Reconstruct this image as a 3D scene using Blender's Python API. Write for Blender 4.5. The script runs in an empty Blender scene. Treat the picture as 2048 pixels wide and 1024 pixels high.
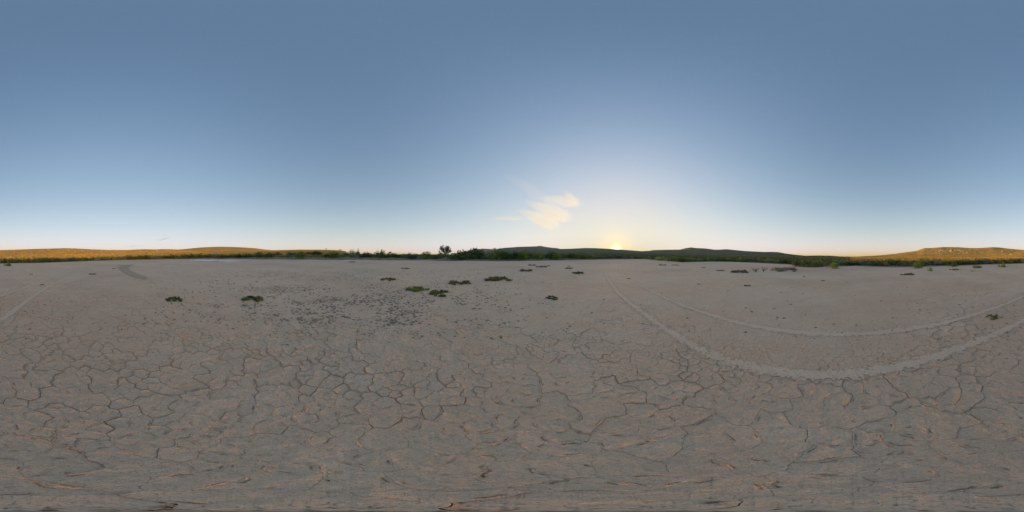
import bpy, math, random
import numpy as np
from mathutils import noise, Vector

# ------------------------------------------------------------------ camera, sky, sun, exposure
sc = bpy.context.scene
COL = sc.collection
EYE = 1.7
cam_data = bpy.data.cameras.new('camera')
cam_data.type = 'PANO'
cam_data.panorama_type = 'EQUIRECTANGULAR'
cam_data.clip_start = 0.02
cam_data.clip_end = 30000
cam = bpy.data.objects.new('camera', cam_data)
COL.objects.link(cam)
cam.location = (0, 0, EYE)
cam.rotation_euler = (math.pi / 2, 0, 0)
sc.camera = cam

SUN_AZ, SUN_EL = math.radians(36.6), math.radians(2.285)
SUN_DIR = Vector((math.sin(SUN_AZ) * math.cos(SUN_EL), math.cos(SUN_AZ) * math.cos(SUN_EL), math.sin(SUN_EL)))

sc.view_settings.view_transform = 'Standard'
sc.view_settings.look = 'None'
sc.view_settings.gamma = 1
sc.view_settings.exposure = 0.6
try:
    sc.view_settings.use_curve_mapping = False
    sc.cycles.volume_bounces = 4
    sc.cycles.max_bounces = 8
    sc.cycles.transparent_max_bounces = 24
except Exception:
    pass

world = bpy.data.worlds.new('World')
sc.world = world
world.use_nodes = True
WT = world.node_tree
WT.nodes.clear()


def wn(t, **kw):
    n = WT.nodes.new(t)
    for k, v in kw.items():
        setattr(n, k, v)
    return n


def wmath(op, a, b=None):
    n = wn('ShaderNodeMath', operation=op)
    for i, v in enumerate((a, b)):
        if v is None:
            continue
        if isinstance(v, (int, float)):
            n.inputs[i].default_value = v
        else:
            WT.links.new(v, n.inputs[i])
    return n.outputs[0]


def build_world():
    sky = wn('ShaderNodeTexSky', sky_type='NISHITA', sun_disc=False)
    sky.sun_elevation = SUN_EL
    sky.sun_rotation = SUN_AZ
    sky.air_density, sky.dust_density, sky.ozone_density = 1.0, 0.3, 1.0
    sep = wn('ShaderNodeSeparateColor')
    WT.links.new(sky.outputs[0], sep.inputs[0])
    geo = wn('ShaderNodeNewGeometry')
    # incoming at the background points from the viewer outwards once negated
    d = wn('ShaderNodeVectorMath', operation='SCALE')
    WT.links.new(geo.outputs['Incoming'], d.inputs[0])
    d.inputs['Scale'].default_value = -1
    dz = wn('ShaderNodeSeparateXYZ')
    WT.links.new(d.outputs[0], dz.inputs[0])
    z = wmath('MAXIMUM', dz.outputs[2], 0.0)
    dot = wn('ShaderNodeVectorMath', operation='DOT_PRODUCT')
    WT.links.new(d.outputs[0], dot.inputs[0])
    dot.inputs[1].default_value = SUN_DIR
    ca = wmath('SUBTRACT', dot.outputs['Value'], 1.0)
    ex = lambda v, k: wmath('EXPONENT', wmath('MULTIPLY', v, k))
    e1, e2 = ex(z, -1 / .07), ex(z, -1 / .3)                   # air thickening towards the horizon
    g1, g2, g3 = ex(ca, 1 / .06), ex(ca, 1 / .3), ex(ca, 1 / .00024)   # aureole round the sun
    g4 = ex(ca, 1 / .005)
    ge = wmath('MULTIPLY', g2, e2)
    low = wmath('MULTIPLY', ex(z, -1 / .035), wmath('SUBTRACT', 1.0, ex(ca, 1 / .05)))
    EV = -.6 * math.log(2)
    K = [(1.325, -0.384, 1.121, -0.175, 0.832, -0.995, 0.0, 1.9, .20),
         (1.622, -0.488, 0.811, -0.126, 0.515, -0.703, 0.13, 1.25, .085),
         (1.965, -0.074, 0.458, -0.098, 0.349, -0.815, 1.25, 0.4, -.035)]
    comb = wn('ShaderNodeCombineColor')
    for i, k in enumerate(K):
        s = wmath('ADD', wmath('MULTIPLY', e1, k[1]), k[0] + EV)
        for t, kk in ((e2, k[2]), (g1, k[3]), (g2, k[4]), (ge, k[5]), (low, k[6])):
            s = wmath('ADD', s, wmath('MULTIPLY', t, kk))
        L = wmath('MULTIPLY', sep.outputs[i], 0.1)
        L = wmath('DIVIDE', L, wmath('ADD', wmath('MULTIPLY', L, 10.0), 1.0))
        L = wmath('POWER', L, 0.9)
        v = wmath('ADD', wmath('MULTIPLY', L, wmath('EXPONENT', s)), wmath('ADD', wmath('MULTIPLY', g3, k[7]), wmath('MULTIPLY', g4, k[8])))
        WT.links.new(wmath('MULTIPLY', v, 10.0), comb.inputs[i])
    bg = wn('ShaderNodeBackground')
    bg.inputs[1].default_value = 0.1
    WT.links.new(comb.outputs[0], bg.inputs[0])
    out = wn('ShaderNodeOutputWorld')
    WT.links.new(bg.outputs[0], out.inputs[0])


build_world()

sun_data = bpy.data.lights.new('sun', 'SUN')
sun_data.energy = 5.0
sun_data.angle = math.radians(0.53)
sun_data.color = (1.0, 0.60, 0.23)
sun = bpy.data.objects.new('sun', sun_data)
COL.objects.link(sun)
sun.rotation_euler = SUN_DIR.to_track_quat('Z', 'Y').to_euler()

# ------------------------------------------------------------------ helpers
rnd = random.Random(11)
npr = np.random.default_rng(5)
DEG = 180 / 1024


def bearing(x):
    return math.radians((x / 2048 - 0.5) * 360)


def tan_el(y):
    """tangent of the elevation angle of a picture row"""
    return np.tan(np.radians((512 - np.asarray(y, float)) * DEG))


def flat(x, y):
    """the spot on the level lakebed seen at a picture position"""
    r = EYE / -float(tan_el(y))
    b = bearing(x)
    return r * math.sin(b), r * math.cos(b), r


def xb(X, Y):
    return (math.degrees(math.atan2(X, Y)) / 360 + 0.5) * 2048


def xb_np(X, Y):
    return (np.degrees(np.arctan2(X, Y)) / 360 + 0.5) * 2048


def obj(name, verts, faces, mat, parent=None, smooth=False, loc=(0, 0, 0)):
    me = bpy.data.meshes.new(name)
    me.from_pydata(verts if isinstance(verts, list) else verts.tolist(), [], faces if isinstance(faces, list) else faces.tolist())
    if smooth:
        me.polygons.foreach_set('use_smooth', [True] * len(me.polygons))
    if mat is not None:
        me.materials.append(mat)
    me.update()
    o = bpy.data.objects.new(name, me)
    COL.objects.link(o)
    o.location = loc
    o.parent = parent
    return o


def empty(name, loc):
    o = bpy.data.objects.new(name, None)
    o.empty_display_size = 0.2
    o.location = loc
    COL.objects.link(o)
    return o


def tag(o, label=None, cat=None, group=None, kind=None):
    if label: o['label'] = label
    if cat: o['category'] = cat
    if group: o['group'] = group
    if kind: o['kind'] = kind
    return o


class NT:
    """short-hand for a node material"""
    def __init__(self, name):
        self.m = bpy.data.materials.new(name)
        self.m.use_nodes = True
        self.t = self.m.node_tree
        self.t.nodes.clear()
        self.out = self.n('ShaderNodeOutputMaterial')
        self.geo = self.n('ShaderNodeNewGeometry')
        self.pos = self.geo.outputs['Position']

    def n(self, t, **kw):
        nd = self.t.nodes.new(t)
        for k, v in kw.items():
            setattr(nd, k, v)
        return nd

    def put(self, sock, v):
        if isinstance(v, bpy.types.NodeSocket):
            self.t.links.new(v, sock)
        elif isinstance(v, tuple) and len(v) == 3 and len(sock.default_value) == 4:
            sock.default_value = (*v, 1)
        else:
            sock.default_value = v

    def noise(self, scale, detail=4, rough=.55, vec=None, dist=0.0):
        nd = self.n('ShaderNodeTexNoise')
        self.put(nd.inputs['Vector'], vec or self.pos)
        nd.inputs['Scale'].default_value = scale
        nd.inputs['Detail'].default_value = detail
        nd.inputs['Roughness'].default_value = rough
        nd.inputs['Distortion'].default_value = dist
        return nd.outputs[0]

    def ramp(self, v, a, b, lo=0.0, hi=1.0):
        nd = self.n('ShaderNodeMapRange', interpolation_type='SMOOTHSTEP')
        for i, q in enumerate((v, a, b, lo, hi)):
            self.put(nd.inputs[i], q)
        return nd.outputs[0]

    def mix(self, f, a, b, mode='MIX'):
        nd = self.n('ShaderNodeMix', data_type='RGBA', blend_type=mode)
        self.put(nd.inputs[0], f)
        self.put(nd.inputs[6], a)
        self.put(nd.inputs[7], b)
        return nd.outputs[2]

    def math(self, op, a, b=0.0, c=None):
        nd = self.n('ShaderNodeMath', operation=op)
        self.put(nd.inputs[0], a)
        self.put(nd.inputs[1], b)
        if c is not None:
            self.put(nd.inputs[2], c)
        return nd.outputs[0]

    def bump(self, h, strength, dist, normal=None):
        nd = self.n('ShaderNodeBump')
        self.put(nd.inputs['Strength'], strength)
        self.put(nd.inputs['Distance'], dist)
        self.put(nd.inputs['Height'], h)
        if normal is not None:
            self.put(nd.inputs['Normal'], normal)
        return nd.outputs[0]

    def attr(self, name):
        nd = self.n('ShaderNodeAttribute', attribute_name=name)
        return nd

    def surf(self, color, rough=.9, normal=None, spec=.2, alpha=None, translucent=None):
        p = self.n('ShaderNodeBsdfPrincipled')
        self.put(p.inputs['Base Color'], color)
        self.put(p.inputs['Roughness'], rough)
        self.put(p.inputs['Specular IOR Level'], spec)
        if normal is not None:
            self.put(p.inputs['Normal'], normal)
        s = p.outputs[0]
        if translucent is not None:
            tr = self.n('ShaderNodeBsdfTranslucent')
            self.put(tr.inputs[0], color)
            mx = self.n('ShaderNodeMixShader')
            mx.inputs[0].default_value = translucent
            self.t.links.new(s, mx.inputs[1])
            self.t.links.new(tr.outputs[0], mx.inputs[2])
            s = mx.outputs[0]
        if alpha is not None:
            tp = self.n('ShaderNodeBsdfTransparent')
            mx = self.n('ShaderNodeMixShader')
            self.put(mx.inputs[0], alpha)
            self.t.links.new(tp.outputs[0], mx.inputs[1])
            self.t.links.new(s, mx.inputs[2])
            s = mx.outputs[0]
        self.t.links.new(s, self.out.inputs[0])
        return self.m


# ------------------------------------------------------------------ materials
def mud_colour(t):
    """dry lake mud: grey-tan with pinkish and pale patches, fine speckle"""
    big = t.noise(.22, 4, .6)
    mid = t.noise(1.7, 5, .6)
    c = t.mix(t.ramp(big, .38, .62), (0.751, 0.487, 0.313), (0.764, 0.529, 0.359))
    c = t.mix(t.ramp(mid, .42, .72, 0, .55), c, (0.810, 0.589, 0.416))
    c = t.mix(t.ramp(t.noise(.9, 3, .5), .52, .75, 0, .55), c, (0.717, 0.437, 0.277))
    c = t.mix(t.ramp(t.noise(.07, 5, .65), .46, .64, 0, .60), c, (0.628, 0.395, 0.257))
    c = t.mix(t.ramp(t.noise(.11, 5, .65, None, .6), .56, .70, 0, .5), c, (0.845, 0.632, 0.457))
    c = t.mix(t.ramp(t.noise(5.0, 4, .7), .52, .68, 0, .34), c, (0.540, 0.362, 0.241))
    c = t.mix(t.ramp(t.noise(22, 4, .75), .50, .66, 0, .50), c, (0.505, 0.351, 0.247))
    c = t.mix(t.ramp(t.noise(38, 3, .7), .54, .66, 0, .40), c, (0.892, 0.670, 0.493))
    sp = t.noise(75, 3, .7)
    c = t.mix(t.ramp(sp, .52, .68, 0, .45), c, (0.469, 0.319, 0.216))
    return c


def make_plate_mat():
    t = NT('dry_mud')
    c = mud_colour(t)
    n1 = t.noise(14, 5, .62)
    n2 = t.noise(70, 4, .7)
    nb = t.bump(n1, 1.0, .035)
    nb = t.bump(t.noise(32, 4, .7), 1.0, .016, nb)
    nb = t.bump(n2, 1.0, .008, nb)
    return t.surf(c, .92, nb, .15)


def make_ground_mat():
    t = NT('lakebed_and_plain')
    c = mud_colour(t)
    zn = t.attr('zone')
    sep = t.n('ShaderNodeSeparateColor')
    t.t.links.new(zn.outputs['Color'], sep.inputs[0])
    bank, plain, crack = sep.outputs[0], sep.outputs[1], sep.outputs[2]
    # far cracks: only where single plates can no longer be told apart
    wv = t.n('ShaderNodeVectorMath', operation='ADD')
    wn_ = t.n('ShaderNodeTexNoise')
    wn_.inputs['Scale'].default_value = 3.0
    wn_.inputs['Detail'].default_value = 3
    t.put(wn_.inputs['Vector'], t.pos)
    sv = t.n('ShaderNodeVectorMath', operation='SCALE')
    sv.inputs['Scale'].default_value = .22
    t.t.links.new(wn_.outputs[1], sv.inputs[0])
    t.t.links.new(t.pos, wv.inputs[0])
    t.t.links.new(sv.outputs[0], wv.inputs[1])
    vo = t.n('ShaderNodeTexVoronoi', feature='DISTANCE_TO_EDGE')
    vo.inputs['Scale'].default_value = 3.4
    t.t.links.new(wv.outputs[0], vo.inputs['Vector'])
    edge = t.ramp(vo.outputs['Distance'], .0, .06, 1, 0)
    edge = t.math('MULTIPLY', edge, t.ramp(t.noise(.6, 3), .42, .6))
    c = t.mix(t.math('MULTIPLY', edge, t.math('MULTIPLY', crack, .55)), c, (.24, .18, .135))
    soil = t.mix(t.ramp(t.noise(.5, 5, .65), .38, .62), (.175, .118, .085), (.285, .205, .150))
    grass = t.mix(t.ramp(t.noise(.10, 5, .65), .38, .62), (.20, .165, .07), (.32, .225, .09))
    c = t.mix(bank, c, soil)
    c = t.mix(plain, c, grass)
    nb = t.bump(t.noise(14, 5, .62), 1.0, .035)
    nb = t.bump(t.noise(32, 4, .7), 1.0, .016, nb)
    nb = t.bump(t.math('MULTIPLY', edge, crack), -.8, .02, nb)
    nb = t.bump(t.math('MULTIPLY', t.noise(1.2, 6, .7), plain), 1.0, .6, nb)
    return t.surf(c, .93, nb, .12)


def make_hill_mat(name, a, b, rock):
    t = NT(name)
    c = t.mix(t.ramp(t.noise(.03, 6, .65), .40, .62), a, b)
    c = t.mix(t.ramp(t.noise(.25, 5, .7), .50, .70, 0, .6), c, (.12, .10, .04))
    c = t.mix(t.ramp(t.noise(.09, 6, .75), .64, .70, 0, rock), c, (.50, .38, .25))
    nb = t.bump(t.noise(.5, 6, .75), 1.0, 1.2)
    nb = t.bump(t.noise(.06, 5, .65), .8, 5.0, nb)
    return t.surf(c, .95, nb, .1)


def make_leaf_mat(name, a, b, tl=.40, dead=None):
    t = NT(name)
    info = t.n('ShaderNodeObjectInfo')
    c = t.mix(t.ramp(t.noise(2.2, 3, .6), .35, .65), a, b)
    rv = t.n('ShaderNodeHueSaturation')
    t.put(rv.inputs['Value'], t.ramp(info.outputs['Random'], 0, 1, .72, 1.25))
    t.put(rv.inputs['Hue'], t.ramp(info.outputs['Random'], 0, 1, .515, .485))
    t.t.links.new(c, rv.inputs['Color'])
    c = rv.outputs[0]
    if dead:
        c = t.mix(t.ramp(t.noise(5.5, 3, .6), .48, .60, 0, .9), c, dead)
    return t.surf(c, .8, None, .15, None, tl)


def make_simple(name, a, b, scale, rough=.9, bscale=None, bdist=.02, spec=.2):
    t = NT(name)
    c = t.mix(t.ramp(t.noise(scale, 5, .65), .36, .64), a, b)
    nb = t.bump(t.noise(bscale or scale * 3, 5, .65), .9, bdist)
    return t.surf(c, rough, nb, spec)


def make_ribbon_mat(name, a, b, strength, tread=False):
    """a thin layer on the lakebed, feathered at its own ragged edge (UV across the band)"""
    t = NT(name)
    uv = t.n('ShaderNodeUVMap', uv_map='UVMap')
    s = t.n('ShaderNodeSeparateXYZ')
    t.t.links.new(uv.outputs[0], s.inputs[0])
    d = t.math('ABSOLUTE', t.math('SUBTRACT', s.outputs[0], .5))
    d = t.math('ADD', d, t.math('MULTIPLY', t.math('SUBTRACT', t.noise(7, 4, .65), .5), .38))
    a_ = t.ramp(d, .02, .50, 1, 0)
    ends = t.math('MULTIPLY', t.ramp(s.outputs[1], 0, .10), t.ramp(s.outputs[1], .90, 1, 1, 0))
    if tread:                                                   # worn thinner along the middle of its length
        ends = t.math('MULTIPLY', ends, t.ramp(t.math('ABSOLUTE', t.math('SUBTRACT', s.outputs[1], .5)), .03, .12, .90, 1.0))
    cover = t.math('MULTIPLY', t.math('MULTIPLY', a_, ends), strength)
    grit = t.math('ADD', t.math('MULTIPLY', t.noise(24, 4, .75), .65), t.math('MULTIPLY', t.noise(7, 3, .6), .35))
    grit = t.ramp(grit, .32, .68)
    a_ = t.ramp(t.math('SUBTRACT', cover, grit), -.16, .16)
    c = t.mix(t.ramp(t.noise(20, 4, .7), .35, .7), a, b)
    c = t.mix(.33 if tread else .42, mud_colour(t), c)                            # the silt underneath shows through
    nb = t.bump(t.noise(14, 5, .62), 1.0, .035)
    nb = t.bump(t.noise(32, 4, .7), 1.0, .016, nb)
    return t.surf(c, .93, nb, .12, a_)


M = {}
M['mud'] = make_plate_mat()
M['ground'] = make_ground_mat()
M['clod'] = make_simple('shaded_clod', (.20, .155, .12), (.36, .275, .205), 9, .95, 60, .006)  # far darker than the plates: the clods' shaded sides put into the colour
M['hill_sunlit'] = make_hill_mat('sunlit_hill', (.44, .255, .06), (.58, .34, .08), .9)  # hills facing the sun: its gold light put into the ground colour
M['hill_shaded'] = make_hill_mat('shaded_hill', (.095, .098, .05), (.155, .135, .068), .3)  # same ground on the backlit hills, with their shade put into the colour
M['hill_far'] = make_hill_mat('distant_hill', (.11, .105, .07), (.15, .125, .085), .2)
M['green'] = make_leaf_mat('green_leaves', (.12, .165, .045), (.23, .28, .075))
M['dark'] = make_leaf_mat('dark_green_leaves', (.075, .105, .045), (.14, .185, .07))
M['grey'] = make_leaf_mat('grey_green_leaves', (.16, .19, .12), (.25, .27, .17))
M['lime'] = make_leaf_mat('bright_green_leaves', (.19, .25, .05), (.30, .35, .08))
M['brownish'] = make_leaf_mat('green_and_red_brown_leaves', (.13, .145, .05), (.20, .18, .07), .3, (.25, .13, .08))
M['rust'] = make_leaf_mat('dry_rust_stems', (.14, .085, .055), (.21, .13, .085), .15)
M['straw'] = make_leaf_mat('sunlit_dry_brush', (.60, .335, .055), (.82, .46, .08), .2, (.20, .17, .05))  # dry brush, its gold deepened by sunlight put into the colour
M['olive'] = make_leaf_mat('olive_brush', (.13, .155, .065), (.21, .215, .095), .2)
M['bark'] = make_simple('bark', (.09, .07, .055), (.16, .12, .09), 6, .95, 20, .02)
M['rock'] = make_simple('pale_boulder', (.46, .33, .19), (.62, .46, .28), .6, .95, 1.6, .25)
M['pebble'] = make_simple('pale_pebble', (.62, .50, .40), (.72, .60, .50), 30, .8, 80, .003)
M['orange_pebble'] = make_simple('orange_shard', (.60, .28, .12), (.72, .40, .20), 30, .8, 80, .003)
M['twig'] = make_simple('dry_twig', (.12, .09, .07), (.22, .17, .13), 20, .9, 60, .003)
M['dust'] = make_ribbon_mat('pale_dust', (.80, .585, .42), (.93, .70, .52), 1.04, True)
M['damp'] = make_ribbon_mat('damp_silt', (.24, .175, .115), (.34, .25, .17), .95)
M['wet'] = make_ribbon_mat('wet_mud', (.13, .115, .10), (.19, .16, .135), .85)


def make_water():
    t = NT('still_water')
    nb = t.bump(t.noise(3.0, 3, .5), 1.0, .09)
    return t.surf((.88, .89, .88), .10, nb, .5)  # near-white base: the sky's reflection put into the water colour


M['water'] = make_water()

# ------------------------------------------------------------------ the lay of the land
SH = np.array([  # picture column, toe of the shore, foot of the shrubs
    (0, 527.5, 526), (60, 526.5, 525.5), (128, 524, 523), (200, 521.5, 520.5), (256, 520, 518.5), (320, 519, 517), (400, 518.2, 515.7),
    (512, 519, 515), (600, 520, 515.3), (700, 520.5, 515.3), (768, 521, 516), (850, 521.5, 517), (900, 522.5, 518), (960, 523, 519.3),
    (1000, 523, 519.3), (1040, 522.5, 519), (1100, 521.5, 518), (1160, 520.5, 517.5), (1200, 519.5, 517.3), (1240, 518.7, 517),
    (1290, 518.2, 517), (1312, 520.5, 519.5), (1340, 522.8, 522), (1370, 524.3, 523.6), (1440, 523.3, 522.6), (1480, 524.5, 523.5),
    (1536, 527, 526), (1580, 529, 528), (1600, 533.5, 532.5), (1650, 534, 533), (1690, 533.5, 532.5), (1710, 532, 531), (1735, 533.5, 532.5),
    (1790, 535, 534.3), (1850, 534, 533), (1920, 531.8, 531), (1960, 530, 529.2), (2000, 528.7, 528), (2048, 527.5, 526)])
P3 = np.array([(0, 514), (128, 513), (256, 511.5), (400, 508.5), (512, 507.8), (600, 507.6), (694, 509.5), (900, 509.3), (1000, 508.6), (1240, 508),
               (1300, 509.5), (1400, 511.3), (1500, 512), (1600, 514), (1690, 515), (1800, 514.6), (1900, 514.6), (2048, 514)])


def terms(x):
    x = np.mod(np.asarray(x, float), 2048)
    toe = np.interp(x, SH[:, 0], SH[:, 1])
    veg = np.interp(x, SH[:, 0], SH[:, 2])
    rt = np.minimum(EYE / -tan_el(toe), 92)
    bank = np.clip(np.minimum((x - 330) / 120, (1230 - x) / 60), 0, 1)
    rv = rt + 2.5 + 8.5 * bank
    zv = np.maximum(EYE + rv * tan_el(veg), .06)
    z3 = EYE + 300 * tan_el(np.interp(x, P3[:, 0], P3[:, 1]))
    return rt, rv, zv, z3, bank


def plain_z(x, r):
    rt, rv, zv, z3, bank = terms(x)
    r = np.asarray(r, float)
    a = np.clip((r - rt) / (rv - rt), 0, 1)
    z = zv * a * a * (3 - 2 * a)
    b = np.clip((r - rv) / (300 - rv), 0, 1)
    z = z + (z3 - zv) * b
    c = np.clip((r - 700) / 5300, 0, 1)
    return z + (-60 - z3) * c


def fbm_grid(X, Y, scale, octs=4, seed=0.0):
    """vectorised value noise"""
    tot = np.zeros_like(X)
    amp, s = 1.0, scale
    for o in range(octs):
        u, v = X / s + seed + o * 17.3, Y / s - seed * 1.7 + o * 9.1
        iu, iv = np.floor(u), np.floor(v)
        fu, fv = u - iu, v - iv
        fu, fv = fu * fu * (3 - 2 * fu), fv * fv * (3 - 2 * fv)

        def hsh(a, b):
            q = np.sin(a * 127.1 + b * 311.7) * 43758.5453
            return q - np.floor(q)
        n = (hsh(iu, iv) * (1 - fu) + hsh(iu + 1, iv) * fu) * (1 - fv) + (hsh(iu, iv + 1) * (1 - fu) + hsh(iu + 1, iv + 1) * fu) * fv
        tot += amp * (n - .5)
        amp *= .5
        s *= .5
    return tot


PLATE_R = 8.0


def build_ground():
    na = 1440
    xs = np.arange(na) * 2048 / na
    rt, rv, zv, z3, bank = terms(xs)
    f = [0.0] + list(np.linspace(.02, .10, 6))
    g1 = np.concatenate([np.geomspace(.12, 1, 74)])
    rows = []
    for q in (0.15, .6, 1.5, 3, 5):
        rows.append(np.full(na, q))
    for q in np.concatenate([np.linspace(7.0, 9.0, 9), ]):
        rows.append(np.full(na, q))
    for q in np.linspace(0, 1, 60)[1:]:
        rows.append(9.0 * (rt / 9.0) ** q)
    for q in np.linspace(0, 1, 11)[1:]:
        rows.append(rt + (rv - rt) * q)
    for q in np.linspace(0, 1, 40)[1:]:
        rows.append(rv * (6000 / rv) ** q)
    R = np.array(rows)
    nr = len(R)
    B = np.radians((xs / 2048 - .5) * 360)[None, :]
    X, Y = R * np.sin(B), R * np.cos(B)
    Z = plain_z(np.repeat(xs[None, :], nr, 0), R)
    a = np.clip((R - rt) / (rv - rt), 0, 1)
    sink = np.clip((PLATE_R + .1 - R) / .5, 0, 1)
    Z = Z - .0165 * sink
    lake = 1 - a
    Z += lake * (1 - np.clip((10 - R) / 2, 0, 1)) * .02 * fbm_grid(X, Y, 3.5, 3)
    Z += a * .55 * fbm_grid(X, Y, 6.0, 3, 4.0) * np.clip(bank, .25, 1)[None, :]
    verts = np.stack([X, Y, Z], -1).reshape(-1, 3)
    i = np.arange(nr - 1)[:, None] * na
    j = np.arange(na)[None, :]
    j2 = (j + 1) % na
    F = np.stack([i + j, i + j2, i + na + j2, i + na + j], -1).reshape(-1, 4)[:, ::-1]
    o = obj('ground', verts, F.tolist() + [list(range(na))[::-1]], M['ground'], smooth=True)
    tag(o, kind='structure')
    # what the surface is made of: bank soil, grassy plain, cracked mud
    n = fbm_grid(X, Y, 5.0, 4, 2.0)
    soil = np.clip((a - .02 + .25 * n * (a > 0)) / .25, 0, 1)
    grass = np.clip((R - rv - 1.5 + 6 * n) / 8, 0, 1)
    xx = np.repeat(xs[None, :], nr, 0)
    side = np.clip(np.maximum((420 - xx) / 150, (xx - 1780) / 120), 0, 1)
    crack = np.clip(side + .45, 0, 1) * np.clip((48 - R) / 25, 0, 1)
    colr = np.stack([soil, grass, crack, np.ones_like(soil)], -1).reshape(-1).astype(np.float32)
    at = o.data.color_attributes.new('zone', 'FLOAT_COLOR', 'POINT')
    at.data.foreach_set('color', colr)
    return o


GROUND = build_ground()

# ------------------------------------------------------------------ hills
HILLS = []


def build_hill(pts, rb, rc, rk, mat, rough=.03, seed=1.0, step=1.5, foot=1.5):
    pts = np.array(pts, float)
    xs = np.arange(pts[0, 0], pts[-1, 0] + .01, step)
    want = tan_el(np.interp(xs, pts[:, 0], pts[:, 1]))
    tt = np.concatenate([np.linspace(0, 1, 34), np.linspace(1, 2, 12)[1:]])
    R = np.where(tt <= 1, rb + (rc - rb) * tt, rc + (rk - rc) * (tt - 1))
    RR = np.repeat(R[:, None], len(xs), 1)
    XX = np.repeat(xs[None, :], len(R), 0)
    B = np.radians((XX / 2048 - .5) * 360)
    X, Y = RR * np.sin(B), RR * np.cos(B)
    zb = plain_z(XX, RR) - .5
    t = np.clip(tt, 0, 1)[:, None]
    s = np.where(tt[:, None] <= 1, .35 * t + .65 * t ** foot * (1.0 + .0 * t), np.cos(np.clip(tt - 1, 0, 1) * math.pi / 2)[:, None] ** 1.0)
    nz = fbm_grid(X, Y, rc * .10, 5, seed)
    env = np.sin(np.clip(tt, 0, 2) * math.pi / 2)[:, None]
    zc = EYE + rc * want
    for it in range(4):
        Z = zb + (zc[None, :] - zb) * s + rough * np.abs(zc - zb[0])[None, :] * nz * env * 3
        got = ((Z - EYE) / RR)[5:].max(0)
        zc = zc + (want - got) * rc
    v = np.stack([X, Y, Z], -1).reshape(-1, 3)
    na, nr = len(xs), len(R)
    i = np.arange(nr - 1)[:, None] * na
    j = np.arange(na - 1)[None, :]
    F = np.stack([i + j, i + na + j, i + na + j + 1, i + j + 1], -1).reshape(-1, 4)[:, ::-1]
    F = F[:, ::-1]
    o = obj('hill', v, F[:, ::-1], mat, smooth=True)
    tag(o, kind='structure')
    HILLS.append((xs, R, Z))
    return o


build_hill([(1690, 515), (1720, 513), (1750, 511.5), (1770, 510), (1792, 507.5), (1800, 506), (1820, 503.5), (1833, 501.8), (1848, 496.5),
            (1870, 495.5), (1885, 494.2), (1900, 494), (1918, 494.5), (1940, 496), (1960, 496), (1985, 494.3), (2000, 495), (2020, 497.5),
            (2048, 500), (2080, 503.5), (2120, 509), (2140, 514)], 170, 520, 900, M['hill_sunlit'], .04, 1.0, foot=2.0)
build_hill([(-90, 512), (-60, 505), (0, 500.3), (40, 499), (80, 497.5), (115, 496.7), (130, 496.3), (150, 496.8), (180, 498.5), (220, 500), (256, 500),
            (275, 499), (290, 498.5), (310, 499), (325, 498.3), (340, 498.5), (355, 499), (380, 500.5), (430, 507)], 120, 480, 800, M['hill_sunlit'], .03, 2.0, foot=1.8)
build_hill([(320, 506), (345, 500.5), (355, 499.3), (370, 498), (390, 496), (400, 495), (420, 494), (440, 493.3), (470, 494), (490, 495), (512, 496.5),
            (530, 499), (550, 501), (590, 506)], 230, 650, 1000, M['hill_sunlit'], .02, 3.0, foot=1.8)
build_hill([(500, 506), (530, 501.5), (550, 500.5), (570, 500), (600, 499.3), (650, 499.5), (665, 500), (680, 500.7), (688, 501.7), (692, 503), (694.5, 506),
            (698, 511)], 200, 420, 620, M['hill_sunlit'], .015, 4.0, foot=1.6)
build_hill([(922, 508), (938, 501), (948, 498.5), (955, 498), (968, 497.3), (978, 497.7), (990, 499), (1010, 501), (1040, 508)], 3600, 4500, 5400, M['hill_far'], .01, 5.0)
build_hill([(960, 508), (985, 502), (1000, 497), (1010, 495.5), (1024, 494.7), (1035, 493.7), (1060, 493), (1074, 492.5), (1077, 491.8), (1083, 491.8),
            (1087, 493), (1100, 495), (1116, 496.4), (1122, 499), (1150, 506)], 1500, 2600, 3400, M['hill_far'], .012, 6.0)
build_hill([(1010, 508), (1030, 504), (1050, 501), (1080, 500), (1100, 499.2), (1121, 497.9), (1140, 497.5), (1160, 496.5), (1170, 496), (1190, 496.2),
            (1210, 497.2), (1240, 499), (1260, 500.5), (1280, 502), (1320, 506), (1350, 512)], 420, 1700, 2400, M['hill_shaded'], .015, 7.0)
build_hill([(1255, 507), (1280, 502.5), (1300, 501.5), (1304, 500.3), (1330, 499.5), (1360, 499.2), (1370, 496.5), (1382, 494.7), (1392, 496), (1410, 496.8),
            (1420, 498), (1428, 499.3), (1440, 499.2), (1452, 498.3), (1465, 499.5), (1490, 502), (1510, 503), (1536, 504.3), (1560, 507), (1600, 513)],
           480, 1300, 2000, M['hill_shaded'], .015, 8.0)
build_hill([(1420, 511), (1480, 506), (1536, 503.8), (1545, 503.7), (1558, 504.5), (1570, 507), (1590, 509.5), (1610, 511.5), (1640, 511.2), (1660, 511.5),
            (1680, 513), (1690, 513.7), (1720, 513.3), (1760, 514.5), (1800, 517)], 280, 800, 1300, M['hill_shaded'], .015, 9.0)


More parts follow.
